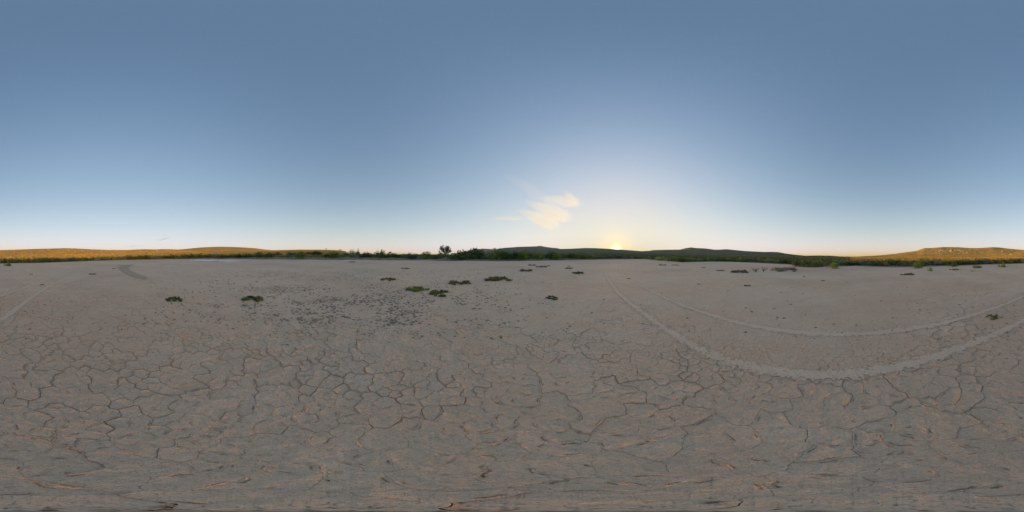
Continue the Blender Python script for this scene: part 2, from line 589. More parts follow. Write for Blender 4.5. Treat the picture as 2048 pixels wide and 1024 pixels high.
def land_z(x, r):
    """height of the land at a bearing and a distance (arrays)"""
    x = np.asarray(x, float)
    r = np.asarray(r, float)
    z = plain_z(x, r)
    for xs, R, Z in HILLS:
        for sh in (0, -2048, 2048):
            xx = x + sh
            ok = (xx >= xs[0]) & (xx < xs[-1] - .01) & (r >= R[0]) & (r < R[-1] - .01)
            if not ok.any():
                continue
            fx = (xx[ok] - xs[0]) / (xs[1] - xs[0])
            ix = fx.astype(int)
            fx = fx - ix
            ir = np.clip(np.searchsorted(R, r[ok]) - 1, 0, len(R) - 2)
            fr = (r[ok] - R[ir]) / (R[ir + 1] - R[ir])
            zz = (Z[ir, ix] * (1 - fx) + Z[ir, ix + 1] * fx) * (1 - fr) + (Z[ir + 1, ix] * (1 - fx) + Z[ir + 1, ix + 1] * fx) * fr
            z[ok] = np.maximum(z[ok], zz)
    return z


# ------------------------------------------------------------------ cracked mud plates
def sm(a, b, v):
    t = min(1.0, max(0.0, (v - a) / (b - a)))
    return t * t * (3 - 2 * t)


def mud_field(X, Y):
    """cell size, crack width and edge curl at a spot of the lakebed"""
    r = math.hypot(X, Y)
    x = xb(X, Y)
    n = noise.noise(Vector((X * .45, Y * .45, 3.1)))
    back = max(1 - sm(330, 520, x), sm(1780, 1880, x))          # big clear plates
    front = sm(880, 1020, x) * (1 - sm(1330, 1420, x))          # fine scaly surface
    right = sm(1340, 1440, x) * (1 - sm(1780, 1880, x))         # smooth, driven over
    left = max(0.0, 1 - back - front - right)                   # rough and flaky
    near = 1 - sm(1.5, 2.3, r)
    size = back * .205 + left * .15 + front * .12 + right * .17
    size = size * (1 - near) + near * (.185 if left < .5 else .16)
    size *= 1 + .55 * n + .45 * noise.noise(Vector((X * 2.3, Y * 2.3, 8.0)))
    gap = back * .019 + left * .0085 + front * .0055 + right * .002
    gap = gap * (1 - near) + near * .0068
    gap *= .02 + .98 * sm(.35, 1.7, r)
    fade = 1 - sm(3.5 + 3.2 * back, 7.98, r)
    gap *= .08 + .92 * fade
    curl = back * .35 + left * 1.0 + front * .45 + right * .1
    curl = curl * (1 - near) + near * .6
    return max(.075, size), gap, curl * fade


def swell(p, curl, lumps=0.0):
    if lumps:
        return np.array([curl * .010 * noise.noise(Vector((q[0] * 3.2, q[1] * 3.2, 6.0))) + (.25 + .75 * curl) * (.006 * noise.noise(Vector((q[0] * 10, q[1] * 10, 3.0)))
                         + lumps * noise.noise(Vector((q[0] * 24, q[1] * 24, 1.0)))) for q in p])
    return curl * np.array([.010 * noise.noise(Vector((q[0] * 3.2, q[1] * 3.2, 6.0))) + .006 * noise.noise(Vector((q[0] * 10, q[1] * 10, 3.0))) for q in p])


def build_plates():
    RM = PLATE_R + .6
    cell = .08
    grid = {}
    pts = []
    rr = random.Random(21)
    for k in range(150000):
        a = rr.uniform(0, 2 * math.pi)
        q = RM * math.sqrt(rr.random())
        X, Y = q * math.cos(a), q * math.sin(a)
        s, gap, curl = mud_field(X, Y)
        s2 = (s * .78) ** 2
        cx, cy = int(X // cell), int(Y // cell)
        w = int(s * .78 / cell) + 1
        ok = True
        for i in range(cx - w, cx + w + 1):
            for j in range(cy - w, cy + w + 1):
                for p in grid.get((i, j), ()):
                    if (pts[p][0] - X) ** 2 + (pts[p][1] - Y) ** 2 < s2:
                        ok = False
                        break
                if not ok:
                    break
            if not ok:
                break
        if ok:
            grid.setdefault((cx, cy), []).append(len(pts))
            pts.append((X, Y, s, gap, curl))
    # main cracks run between groups of plates, finer ones branch off inside a group
    seeds, sg = [], {}
    for k in range(9000):
        a, q = rr.uniform(0, 6.283), RM * math.sqrt(rr.random())
        X, Y = q * math.cos(a), q * math.sin(a)
        sp_ = 2.3 * mud_field(X, Y)[0]
        if all((X - u) ** 2 + (Y - v) ** 2 > sp_ * sp_ for i in range(int(X) - 2, int(X) + 2) for j in range(int(Y) - 2, int(Y) + 2) for u, v, _ in sg.get((i, j), ())):
            sg.setdefault((int(X), int(Y)), []).append((X, Y, len(seeds)))
            seeds.append((X, Y))
    tilt = [(rr.gauss(0, 1), rr.gauss(0, 1), rr.gauss(0, 1)) for _ in seeds]

    def group_of(X, Y):
        w_ = noise.noise_vector(Vector((X * 2.2, Y * 2.2, 11.0))) * .14
        X, Y = X + w_.x, Y + w_.y
        best, bi = 1e9, 0
        for i in range(int(X) - 2, int(X) + 3):
            for j in range(int(Y) - 2, int(Y) + 3):
                for u, v, n_ in sg.get((i, j), ()):
                    d_ = (X - u) ** 2 + (Y - v) ** 2
                    if d_ < best:
                        best, bi = d_, n_
        return bi
    grp = [group_of(p[0], p[1]) for p in pts]
    out = []
    for idx, (X, Y, s, gap, curl) in enumerate(pts):
        if math.hypot(X, Y) > PLATE_R:
            continue
        w = int(s * 2.3 / cell) + 1
        cx, cy = int(X // cell), int(Y // cell)
        nb = []
        for i in range(cx - w, cx + w + 1):
            for j in range(cy - w, cy + w + 1):
                for p in grid.get((i, j), ()):
                    if p != idx:
                        dx, dy = pts[p][0] - X, pts[p][1] - Y
                        nb.append((dx * dx + dy * dy, dx, dy, p))
        nb.sort()
        L = s * 1.6
        poly = [(-L, -L, .01), (L, -L, .01), (L, L, .01), (-L, L, .01)]
        for d2, dx, dy, p in nb[:22]:
            d = math.sqrt(d2)
            mx, my = X + dx / 2, Y + dy / 2
            # cracks open and close along the surface: some are wide, some only a hairline
            wv = noise.noise(Vector((mx * 1.3, my * 1.3, 7.7))) + .8 * noise.noise(Vector((mx * 5, my * 5, 1.7)))
            g = .5 * (gap + pts[p][3])
            if grp[p] != grp[idx]:
                g = g * (.16 + 1.45 * sm(-.5, .75, wv)) + .0003 * sm(.2, 1.0, math.hypot(X, Y)) + .0001
            else:
                g = g * (.62 * sm(.12, .85, wv)) + .0003 * sm(.2, 1.0, math.hypot(X, Y)) + .0001
            lim = d / 2 - g / 2
            ux, uy = dx / d, dy / d
            new = []
            for k in range(len(poly)):
                a, b = poly[k], poly[(k + 1) % len(poly)]
                da, db = a[0] * ux + a[1] * uy - lim, b[0] * ux + b[1] * uy - lim
                if da <= 0:
                    new.append(a)
                if (da <= 0) != (db <= 0):
                    f = da / (da - db)
                    new.append((a[0] + (b[0] - a[0]) * f, a[1] + (b[1] - a[1]) * f, g if da <= 0 else a[2]))
            poly = new
            if len(poly) < 3:
                break
        if len(poly) < 3:
            continue
        fine = math.hypot(X, Y) < 3.4
        sp = max(.018, s * .10) if fine else max(.03, s * .2)
        ring, open_ = [], []
        for k in range(len(poly)):
            a, b = poly[k], poly[(k + 1) % len(poly)]
            n = max(1, int(math.hypot(b[0] - a[0], b[1] - a[1]) / sp))
            for q in range(n):
                f = q / n
                open_.append(a[2])
                px_, py_ = X + a[0] + (b[0] - a[0]) * f, Y + a[1] + (b[1] - a[1]) * f
                sv = mud_field(px_, py_)[0]
                v1 = noise.noise_vector(Vector((px_ * 3.1, py_ * 3.1, .5)))
                v2 = noise.noise_vector(Vector((px_ * 11, py_ * 11, 4.5))) + .45 * noise.noise_vector(Vector((px_ * 31, py_ * 31, 2.5)))
                ring.append((px_ + v1.x * sv * .34 + v2.x * sv * .12, py_ + v1.y * sv * .34 + v2.y * sv * .12))
        if len(ring) < 5:
            continue
        ring = np.array(ring)
        n = len(ring)
        c = ring.mean(0)
        rel = ring - c
        dist = np.linalg.norm(rel, axis=1)[:, None] + 1e-6
        wo = np.clip(np.array(open_) / .011, 0, 1)
        for _ in range(3):
            wo = .25 * np.roll(wo, 1) + .5 * wo + .25 * np.roll(wo, -1)
        gi = grp[idx]
        sx_, sy_ = seeds[gi]
        tx, ty = tilt[gi][0] * .012 * curl, tilt[gi][1] * .012 * curl
        lift = tilt[gi][2] * .0016 * min(1, curl * 2) + (c[0] - sx_) * tx + (c[1] - sy_) * ty
        up = np.array([noise.noise(Vector((p[0] * 6, p[1] * 6, 9.0))) for p in ring])
        lip = np.clip(.011 * curl * (up + .35), -.004, .015) * wo
        rings = []
        ins = min(.022, s * .10)
        edge_z = lip * .4 - .0001 - .0068 * wo
        sag = float(wo.mean())
        dish = np.full(n, (-.004 * curl - .001) * sag)
        prof = [(None, edge_z), (ins, lip)]
        if fine:
            prof += [(k, lip * max(0, (-k - .5) / .5) * .6 + dish * min(1, (1 + k) * 2)) for k in (-.80, -.62, -.44, -.24)]
        else:
            prof += [(-.55, dish)]
        lumps = .0045 if fine else 0.0
        rings.append(np.c_[ring, np.full(n, -.018)])               # crack wall, with its own upper rim
        for pi, (inset, zz) in enumerate([prof[0]] + prof):
            if inset is None:
                inset = (.0004 + .0042 * wo)[:, None]
            k = np.full((n, 1), -inset) if isinstance(inset, float) and inset < 0 else np.clip(1 - inset / dist, .2, 1)
            p = c + rel * k
            z = zz + lift + (p[:, 0] - c[0]) * tx + (p[:, 1] - c[1]) * ty + swell(p, curl, lumps)
            rings.append(np.c_[p, z])
        v = np.concatenate(rings + [np.array([[c[0], c[1], lift - .005 * curl * sag + swell(np.array([c]), curl, lumps)[0]]])])
        m = len(rings)
        f = []
        for q in range(m - 1):
            if q == 1:
                continue
            for k in range(n):
                k2 = (k + 1) % n
                f.append((q * n + k, q * n + k2, (q + 1) * n + k2, (q + 1) * n + k))
        for k in range(n):
            f.append(((m - 1) * n + k, (m - 1) * n + (k + 1) % n, m * n))
        D = math.sqrt(c[0] ** 2 + c[1] ** 2 + EYE ** 2)
        area = .5 * abs(np.dot(ring[:, 0], np.roll(ring[:, 1], 1)) - np.dot(ring[:, 1], np.roll(ring[:, 0], 1)))
        shown = area * EYE / D ** 3 / max(.12, math.hypot(*c) / D)
        out.append((shown, v, f, c))
    out.sort(key=lambda q: -q[0])
    for shown, v, f, c in out[:300]:
        vv = v.copy()
        vv[:, :2] -= c
        obj('mud_plate', vv, f, M['mud'], GROUND, True, (c[0], c[1], 0))
    V, F, o = [], [], 0
    for shown, v, f, c in out[300:]:
        V.append(v)
        F.extend([tuple(i + o for i in q) for q in f])
        o += len(v)
    rest = obj('mud_plates', np.concatenate(V), F, M['mud'], GROUND, True)
    rest['kind'] = 'stuff'
    print('plates', len(out), 'faces', len(F))


build_plates()


# ------------------------------------------------------------------ tyre tracks, damp streak, puddle
bpy.context.view_layer.update()


def ribbon(name, pts, width, mat, z, n=220):
    """a band laid along a path on the lakebed; pts are picture positions, width in metres"""
    P = np.array([flat(x, y)[:2] for x, y in pts])
    d = np.r_[0, np.cumsum(np.linalg.norm(np.diff(P, axis=0), axis=1))]
    t = np.linspace(0, d[-1], n)
    C = np.c_[np.interp(t, d, P[:, 0]), np.interp(t, d, P[:, 1])]
    for _ in range(max(4, n // 28)):
        C[1:-1] = .25 * C[:-2] + .5 * C[1:-1] + .25 * C[2:]
    T = np.gradient(C, axis=0)
    T /= np.linalg.norm(T, axis=1)[:, None] + 1e-9
    N = np.c_[-T[:, 1], T[:, 0]]
    w = np.interp(np.linspace(0, 1, n), np.linspace(0, 1, len(width)), width) if isinstance(width, (list, tuple)) else np.full(n, width)
    m = 5
    us = np.linspace(0, 1, m)
    Q = C[:, None, :] + N[:, None, :] * ((us - .5)[None, :] * w[:, None])[..., None]
    dg = bpy.context.evaluated_depsgraph_get()
    H = np.zeros((n, m))
    for k in range(n):
        for j in range(m):
            hit, loc = sc.ray_cast(dg, Vector((Q[k, j, 0], Q[k, j, 1], .5)), Vector((0, 0, -1)))[:2]
            H[k, j] = loc.z if hit else 0
    Hp = np.pad(H, 1, mode='edge')
    H = np.max([Hp[a:a + n, b:b + m] for a in (0, 1, 2) for b in (0, 1, 2)], axis=0) + z
    V = np.concatenate([Q, H[..., None]], -1).reshape(-1, 3)
    F, UV = [], []
    for k in range(n - 1):
        for j in range(m - 1):
            F.append((k * m + j, k * m + j + 1, (k + 1) * m + j + 1, (k + 1) * m + j))
            UV += [(us[j], k / (n - 1)), (us[j + 1], k / (n - 1)), (us[j + 1], (k + 1) / (n - 1)), (us[j], (k + 1) / (n - 1))]
    o = obj(name, V, F, mat, smooth=True)
    uv = o.data.uv_layers.new(name='UVMap')
    uv.data.foreach_set('uv', np.array(UV, np.float32).reshape(-1))
    tag(o, kind='structure')
    return o


TRACK_OUT = [(1420, 530.5), (1360, 531), (1310, 531.5), (1275, 532.5), (1255, 534), (1243, 537), (1240, 541), (1245, 548), (1260, 560), (1300, 580), (1350, 605), (1400, 622), (1450, 638),
             (1500, 650), (1560, 661), (1620, 667), (1700, 667), (1780, 662), (1850, 653), (1900, 643), (1950, 628), (2000, 612), (2048, 592),
             (2078, 582), (2108, 571), (2138, 559), (2168, 548.5), (2190, 542), (2215, 536), (2235, 532)]
TRACK_IN = [(1330, 531.8), (1280, 533), (1245, 534.5), (1222, 536.5), (1212, 540), (1210, 546), (1218, 560), (1235, 584), (1265, 610), (1300, 635), (1340, 663), (1385, 690), (1430, 712),
            (1480, 730), (1540, 742), (1600, 748), (1680, 749), (1750, 742), (1820, 727), (1900, 702), (1960, 680), (2048, 641), (2078, 619), (2108, 597),
            (2138, 577), (2168, 561), (2198, 549), (2225, 541), (2240, 537)]
ribbon('tyre_track', TRACK_OUT, .44, M['dust'], .003, 480)
ribbon('tyre_track', TRACK_IN, .44, M['dust'], .003, 480)
ribbon('damp_streak', [(266, 528.5), (252, 531), (246, 535), (250, 541), (264, 548), (282, 555), (304, 562)], [1.6, 3.6, 2.8, 2.0, 1.9, 1.7, 1.4], M['damp'], .003, 160)


def blob_sheet(name, x0, x1, y0, y1, mat, z, seed, n=90, wob=.25):
    """a flat irregular sheet covering the given picture span of the lakebed"""
    rr = random.Random(seed)
    ph = [rr.uniform(0, 6.28) for _ in range(6)]
    V = []
    for k in range(n):
        a = 2 * math.pi * k / n
        q = 1 + wob * sum(math.sin(a * (i + 2) + ph[i]) / (i + 1.5) for i in range(6))
        x = (x0 + x1) / 2 + (x1 - x0) / 2 * math.cos(a) * (1 + .3 * (q - 1))
        ra, rb2 = EYE / -float(tan_el(y0)), EYE / -float(tan_el(y1))
        r = (ra + rb2) / 2 + (ra - rb2) / 2 * math.sin(a) * q
        b = bearing(x)
        V.append((r * math.sin(b), r * math.cos(b), z))
    c = np.array(V).mean(0)
    V.append(tuple(c))
    o = obj(name, V, [(k, (k + 1) % n, n) for k in range(n)], mat)
    tag(o, kind='structure')
    return o


blob_sheet('puddle', 382, 458, 519.0, 522.9, M['water'], .024, 3, wob=.35)
blob_sheet('puddle', 436, 488, 520.8, 523.4, M['water'], .026, 9, wob=.4)
ribbon('wet_mud', [(366, 521.5), (400, 522.8), (440, 523.4), (480, 523.0), (510, 521.6)], [1.0, 2.2, 3.0, 2.6, 1.0], M['wet'], .004, 60)
ribbon('wet_mud', [(415, 522.0), (440, 521.4), (462, 520.7), (490, 520.2)], [.8, 3.0, 3.5, 1.0], M['wet'], .006, 60)


# ------------------------------------------------------------------ trampled clods (too many and too small to count)
def build_clods():
    tmpl = []
    for s in range(8):
        rr = random.Random(100 + s)
        V = []
        for ring, (q, z) in enumerate(((1, 0), (.9, .45), (.5, .95))):
            for k in range(6):
                a = k * math.pi / 3 + ring * .5
                m = q * rr.uniform(.7, 1.25)
                V.append((m * math.cos(a), m * math.sin(a), z * rr.uniform(.7, 1.1) - (.25 if ring == 0 else 0)))
        V.append((0, 0, 1.0))
        F = []
        for r in range(2):
            for k in range(6):
                k2 = (k + 1) % 6
                F += [(r * 6 + k, r * 6 + k2, r * 6 + 6 + k2), (r * 6 + k, r * 6 + 6 + k2, r * 6 + 6 + k)]
        F += [(12 + k, 12 + (k + 1) % 6, 18) for k in range(6)]
        tmpl.append((np.array(V), np.array(F)))
    V, F, o = [], [], 0

    def put(X, Y, sx, sy, h, rot):
        nonlocal o, V, F
        v, f = tmpl[rnd.randrange(8)]
        c, s = math.cos(rot), math.sin(rot)
        px_, py_ = v[:, 0] * sx, v[:, 1] * sy
        V.append(np.c_[X + px_ * c - py_ * s, Y + px_ * s + py_ * c, v[:, 2] * h - .004])
        F.append(f + o)
        o += len(v)
    k = 0
    while k < 4300:
        x = rnd.gauss(700, 165)
        y = 543 + abs(rnd.gauss(0, 1)) ** .9 * 62
        if not 300 < x < 1120 or y > 690:
            continue
        y -= max(0, (x - 800)) * .06
        X, Y, r = flat(x, max(533, y))
        d = noise.noise(Vector((X * .55, Y * .55, 2.0))) + .6 * noise.noise(Vector((X * 1.9, Y * 1.9, 5.0)))
        if d < rnd.uniform(-.35, .5):
            continue
        q = rnd.uniform(.012, .040) * (1 + .035 * r) * (.5 if y > 650 else 1)
        put(X, Y, q * rnd.uniform(.8, 1.7), q, q * rnd.uniform(.28, .62), rnd.uniform(0, 6.28))
        k += 1
    for k in range(700):                                      # thin scatter over the whole bed
        x = rnd.uniform(0, 2048)
        y = 529 + rnd.random() ** 1.8 * 150
        X, Y, r = flat(x, y)
        if r > float(terms(x)[0]) - 1:
            continue
        q = rnd.uniform(.008, .028) * (1 + .05 * r)
        put(X, Y, q * rnd.uniform(.8, 2.2), q, q * rnd.uniform(.4, .9), rnd.uniform(0, 6.28))
    ob = obj('mud_clods', np.concatenate(V), np.concatenate(F), M['clod'], smooth=True)
    tag(ob, 'crumbly clods trampled out of the dry lakebed, shade in their dark colour', 'clods', kind='stuff')
    V, F, o = [], [], 0                                       # loose crumbs lying on the near plates
    for k in range(4200):
        a, r = rnd.uniform(0, 6.283), .5 + 4.5 * rnd.random() ** .8
        X, Y = r * math.sin(a), r * math.cos(a)
        if noise.noise(Vector((X * 1.6, Y * 1.6, 12.0))) < rnd.uniform(-.3, .5):
            continue
        q = rnd.uniform(.003, .010) * (1 + .12 * r)
        put(X, Y, q * rnd.uniform(.8, 1.8), q, q * rnd.uniform(.5, 1.0), rnd.uniform(0, 6.28))
    ob = obj('mud_crumbs', np.concatenate(V), np.concatenate(F), M['mud'], smooth=True)
    tag(ob, 'loose crumbs of dry mud strewn over the near plates', 'crumbs', kind='stuff')


build_clods()


# ------------------------------------------------------------------ plants
def leaves(rr, centres, n, size, up=.3, flatten=1.0, shell=.55):
    """n diamond leaves spread through the given ellipsoids (x, y, z, rx, ry, rz)"""
    w = np.array([c[3] * c[4] * c[5] for c in centres]) ** .667
    w = w / w.sum()
    pick = rr.choice(len(centres), n, p=w)
    C = np.array(centres)[pick]
    d = rr.normal(size=(n, 3))
    d /= np.linalg.norm(d, axis=1)[:, None]
    q = shell + (1 - shell) * rr.random(n) ** .5
    q *= 1 + .22 * rr.normal(size=n)
    P = C[:, :3] + d * C[:, 3:6] * q[:, None]
    P[:, 2] = np.maximum(P[:, 2], size * .2 + .01)
    a = rr.normal(size=(n, 3)) + d * .6
    a[:, 2] += up
    a /= np.linalg.norm(a, axis=1)[:, None]
    b = np.cross(a, rr.normal(size=(n, 3)))
    b /= np.linalg.norm(b, axis=1)[:, None] + 1e-9
    s = size * (.6 + .8 * rr.random(n))[:, None]
    V = np.stack([P - a * s, P + b * s * .45 * flatten, P + a * s, P - b * s * .45 * flatten], 1).reshape(-1, 3)
    V[:, 2] = np.maximum(V[:, 2], .004)
    F = np.arange(n * 4).reshape(n, 4)
    return V, F


def tube(path, radii, k=6):
    V, F = [], []
    P = [Vector(p) for p in path]
    for i, p in enumerate(P):
        t = (P[min(i + 1, len(P) - 1)] - P[max(i - 1, 0)]).normalized()
        u = t.orthogonal().normalized()
        w = t.cross(u)
        for j in range(k):
            a = 2 * math.pi * j / k
            V.append(tuple(p + (u * math.cos(a) + w * math.sin(a)) * radii[i]))
    for i in range(len(P) - 1):
        for j in range(k):
            F.append((i * k + j, i * k + (j + 1) % k, (i + 1) * k + (j + 1) % k, (i + 1) * k + j))
    V.append(tuple(P[-1]))
    for j in range(k):
        F.append(((len(P) - 1) * k + j, (len(P) - 1) * k + (j + 1) % k, len(V) - 1))
    return V, F


def join(parts):
    V, F, o = [], [], 0
    for v, f in parts:
        V += list(v)
        F += [tuple(i + o for i in q) for q in f]
        o += len(v)
    return V, F


# shrub prototypes: one unit wide, one unit high, standing on the origin
def shrub_mesh(seed, kind, mat):
    rr = np.random.default_rng(seed)
    C = []
    if kind == 'round':
        for k in range(9):
            a, q = rr.uniform(0, 6.28), rr.uniform(0, .30)
            h = rr.uniform(.35, .78) * (1 - q * .9)
            C.append((q * math.cos(a), q * math.sin(a), h * .72, rr.uniform(.13, .24), rr.uniform(.13, .24), rr.uniform(.16, .28)))
        C.append((0, 0, .25, .40, .40, .24))
        V, F = leaves(rr, C, 620, .050, .35)
    elif kind == 'upright':
        for k in range(13):
            a, q = rr.uniform(0, 6.28), rr.uniform(0, .36)
            h = rr.uniform(.45, .95) * (1 - q * .6)
            C.append((q * math.cos(a), q * math.sin(a), h * .52, .09, .09, h * .5))
        C.append((0, 0, .18, .40, .40, .18))
        V, F = leaves(rr, C, 620, .055, 1.6, .7)
    else:  # 'low' spreading
        for k in range(11):
            a, q = rr.uniform(0, 6.28), rr.uniform(.05, .38)
            h = rr.uniform(.35, .9)
            C.append((q * math.cos(a), q * math.sin(a), h * .5, rr.uniform(.10, .18), rr.uniform(.10, .18), h * .48))
        V, F = leaves(rr, C, 560, .055, .7)
    V[:, 2] *= 1.0 / np.quantile(V[:, 2], .975)
    V[:, :2] *= .5 / np.quantile(np.abs(V[:, :2]), .96)
    me = bpy.data.meshes.new('shrub')
    me.from_pydata(V.tolist(), [], F.tolist())
    me.materials.append(mat)
    me.update()
    return me


PROTO = {}
for mi, mk in enumerate(('green', 'dark', 'grey', 'lime', 'olive')):
    for ki, kd in enumerate(('round', 'upright', 'low')):
        PROTO[mk, kd] = [shrub_mesh(mi * 50 + ki * 7 + s, kd, M[mk]) for s in range(2)]


def project_r(x, y, lo=None):
    """distance at which the land at this bearing is seen on picture row y"""
    rt, rv, zv, z3, bank = terms(x)
    r = np.geomspace(max(8, float(rt) * .55) if lo is None else lo, 260, 500)
    z = plain_z(np.full(500, x), r)
    yy = 512 - np.degrees(np.arctan((z - EYE) / r)) / DEG
    return float(r[np.argmin(abs(yy - y))])


NSHRUB = 0


def shrub(x, r, w, h, mat, kind, label, group, name='shrub'):
    global NSHRUB
    z = float(land_z(np.array([x]), np.array([r]))[0])
    b = bearing(x)
    o = bpy.data.objects.new(name, PROTO[mat, kind][rnd.randrange(2)])
    COL.objects.link(o)
    o.location = (r * math.sin(b), r * math.cos(b), z - .03 * h)
    o.rotation_euler = (0, 0, rnd.uniform(0, 6.28))
    o.scale = (w, w * rnd.uniform(.85, 1.15), h)
    tag(o, label, 'shrub', group)
    NSHRUB += 1
    return o


G_BANK = 'shrubs on the far bank'
BANK = [  # column, top row, foot row, width in columns, colour, habit, label
    (519, 505, 514.5, 18, 'green', 'round', 'rounded green shrub at the left end of the brown bank, by the puddle'),
    (537, 506, 515, 20, 'green', 'round', 'mid green shrub beside the leftmost shrub of the brown bank'),
    (556, 505, 510, 14, 'dark', 'low', None),
    (583, 504.5, 511, 22, 'grey', 'low', 'grey green shrub below the flat golden ridge, left of a bright green one'),
    (601, 504.3, 516, 20, 'lime', 'round', 'bright green dome shaped shrub on bare bank below the flat golden ridge'),
    (617, 504.5, 509, 16, 'grey', 'low', None),
    (634, 503, 510.5, 24, 'dark', 'round', 'wide dark green shrub on the bank right under the tiny ridge tree'),
    (653, 508.3, 515, 12, 'dark', 'round', 'small dark shrub at the bank foot between two wider shrubs'),
    (670, 503.8, 515, 21, 'green', 'round', 'green dome shaped shrub below the cliff end of the golden ridge'),
    (692, 507, 512, 18, 'grey', 'low', None),
    (705, 501.5, 510, 24, 'green', 'upright', 'tall loose shrub just right of the golden ridge end'),
    (716, 498.8, 509, 8, 'grey', 'upright', 'thin spiky stem rising out of shrubs right of the golden ridge'),
    (730, 505.5, 515, 24, 'dark', 'round', None),
    (748, 506.5, 515, 22, 'dark', 'low', None),
    (763, 501.8, 515.5, 24, 'green', 'upright', 'tallest green shrub midway between golden ridge and lone tree'),
    (780, 505.5, 515.5, 28, 'dark', 'low', None),
    (800, 507.5, 515.5, 24, 'green', 'low', None),
    (823, 507.5, 517, 28, 'grey', 'low', 'wide grey green shrub on the bank left of the lone tree'),
    (853, 505, 517.3, 23, 'green', 'round', 'bright rounded shrub on the bank just left of the lone tree'),
    (872, 511, 517.5, 20, 'grey', 'low', None),
    (883, 507, 514.5, 16, 'green', 'low', 'green shrub at the left foot of the lone tree'),
    (903, 510, 517.5, 16, 'grey', 'round', 'small grey green shrub at the right foot of the lone tree'),
    (919, 502.8, 519, 32, 'dark', 'round', 'big dark green shrub right of the lone tree, foot on the lakebed edge'),
    (934, 503, 517, 20, 'dark', 'round', None),
    (950, 499.3, 518, 36, 'dark', 'round', 'biggest dark green shrub in front of the blue distant mesa'),
    (975, 505, 516, 20, 'olive', 'upright', 'olive shrub in the gap between two big dark shrubs before the mesa'),
    (997, 499, 519, 28, 'green', 'round', 'tall green shrub hiding the left foot of the stepped mesa'),
    (1015, 504, 519.5, 22, 'dark', 'round', None),
    (1028, 505, 519, 18, 'dark', 'round', None),
    (1042, 501, 519, 26, 'green', 'upright', 'tall bright topped shrub below the stepped mesa'),
    (1058, 506, 518, 20, 'dark', 'round', None),
    (1073, 504.5, 518.5, 26, 'green', 'upright', 'bright green shrub under the small block on the mesa top'),
    (1090, 508, 517.5, 18, 'grey', 'round', None),
    (1102, 504.8, 518, 18, 'dark', 'round', None),
    (1113, 505, 519, 18, 'lime', 'upright', 'yellow green upright shrub under the right end of the mesa'),
    (1124, 507, 517.5, 16, 'grey', 'upright', None),
    (1137, 506.5, 517.5, 24, 'green', 'round', None),
    (1160, 507.5, 517.5, 30, 'green', 'low', None),
    (1180, 508.8, 517.8, 20, 'green', 'round', None),
]
for x, yt, yf, wc, mt, kd, lab in BANK:
    r = project_r(x, yf)
    shrub(x, r, math.radians(wc * DEG) * r * 1.12, (yf - yt) * math.radians(DEG) * r * 1.06, mt, kd, lab or 'dark green filler shrub among taller ones on the far brown bank', G_BANK)

LONE = [
    (1604, 520.5, 533, 30, 'green', 'low', 'left shrub of the big bright clump reaching out onto the right lakebed'),
    (1622, 519.5, 534, 30, 'green', 'upright', 'middle shrub of the big bright clump reaching out onto the right lakebed'),
    (1640, 520.5, 533.5, 24, 'green', 'upright', 'right shrub of the big bright clump reaching out onto the right lakebed'),
    (1668, 525, 537, 20, 'lime', 'round', 'yellow green shrub standing alone in front of the right shore belt'),
    (1838, 525, 536.5, 16, 'lime', 'low', 'loose light green shrub with thin stem before the rocky hill'),
    (1860, 533.5, 542, 10, 'lime', 'upright', 'thin pale green sprig farthest out on the mud before the rocky hill'),
    (1907, 524, 533, 16, 'green', 'upright', 'green shrub standing forward of the belt below the boulders'),
    (1950, 530, 536, 12, 'green', 'low', 'green half of the two tone clump at the edge of the belt'),
    (1958, 531, 536, 11, 'olive', 'low', 'dry reddish half of the two tone clump at the edge of the belt'),
    (2005, 526, 534.5, 13, 'green', 'upright', 'small green shrub alone on mud at the right picture edge'),
    (16, 526, 532, 16, 'green', 'low', 'small green shrub alone on mud at the left picture edge'),
    (51, 523, 525.7, 9, 'green', 'low', None),
    (1320, 513.5, 521, 20, 'lime', 'upright', 'bright green shrub where the shore belt starts right of the sun'),
    (1345, 514, 522.5, 22, 'lime', 'round', None),
    (1362, 515.5, 524, 22, 'green', 'round', None),
]
for x, yt, yf, wc, mt, kd, lab in LONE:
    r = EYE / -float(tan_el(yf))
    shrub(x, r, math.radians(wc * DEG) * r * 1.1, (yf - yt) * math.radians(DEG) * r, mt, kd, lab or 'low green shrub at the front of the shore belt', 'shrubs standing forward of the belt')

# the continuous belt along the shore, shrub by shrub
BELT = [  # from, to, height in rows, count, mix, where
    (-5, 135, 7, 40, ('green', 'olive', 'grey'), 'in the shore belt below the long golden ridge'),
    (135, 345, 6.5, 42, ('green', 'grey', 'dark'), 'in the distant shore belt behind the dark damp streak'),
    (345, 512, 7, 34, ('green', 'dark', 'grey'), 'in the shore belt behind the puddle'),
    (1190, 1310, 5, 22, ('green', 'olive', 'grey'), 'in the low belt straight beneath the sun'),
    (1355, 1470, 6.5, 22, ('green', 'grey', 'lime', 'dark'), 'in the shore belt below the dark peak right of the sun'),
    (1470, 1595, 6.5, 22, ('green', 'grey', 'lime', 'dark'), 'in the shore belt behind the two twiggy shrubs'),
    (1648, 1800, 9, 26, ('green', 'grey', 'dark', 'grey'), 'in the shore belt below the low saddle of the hills'),
    (1800, 1915, 8.5, 21, ('green', 'grey', 'grey', 'dark'), 'in the shore belt below the rocky knob'),
    (1915, 2045, 8, 23, ('green', 'grey', 'grey', 'dark'), 'in the shore belt below the right shoulder of the rocky hill'),
]
CNAME = {'green': 'mid green', 'olive': 'olive', 'grey': 'grey green', 'dark': 'dark green', 'lime': 'yellow green'}
HNAME = {'round': 'rounded', 'low': 'spreading', 'upright': 'upright'}
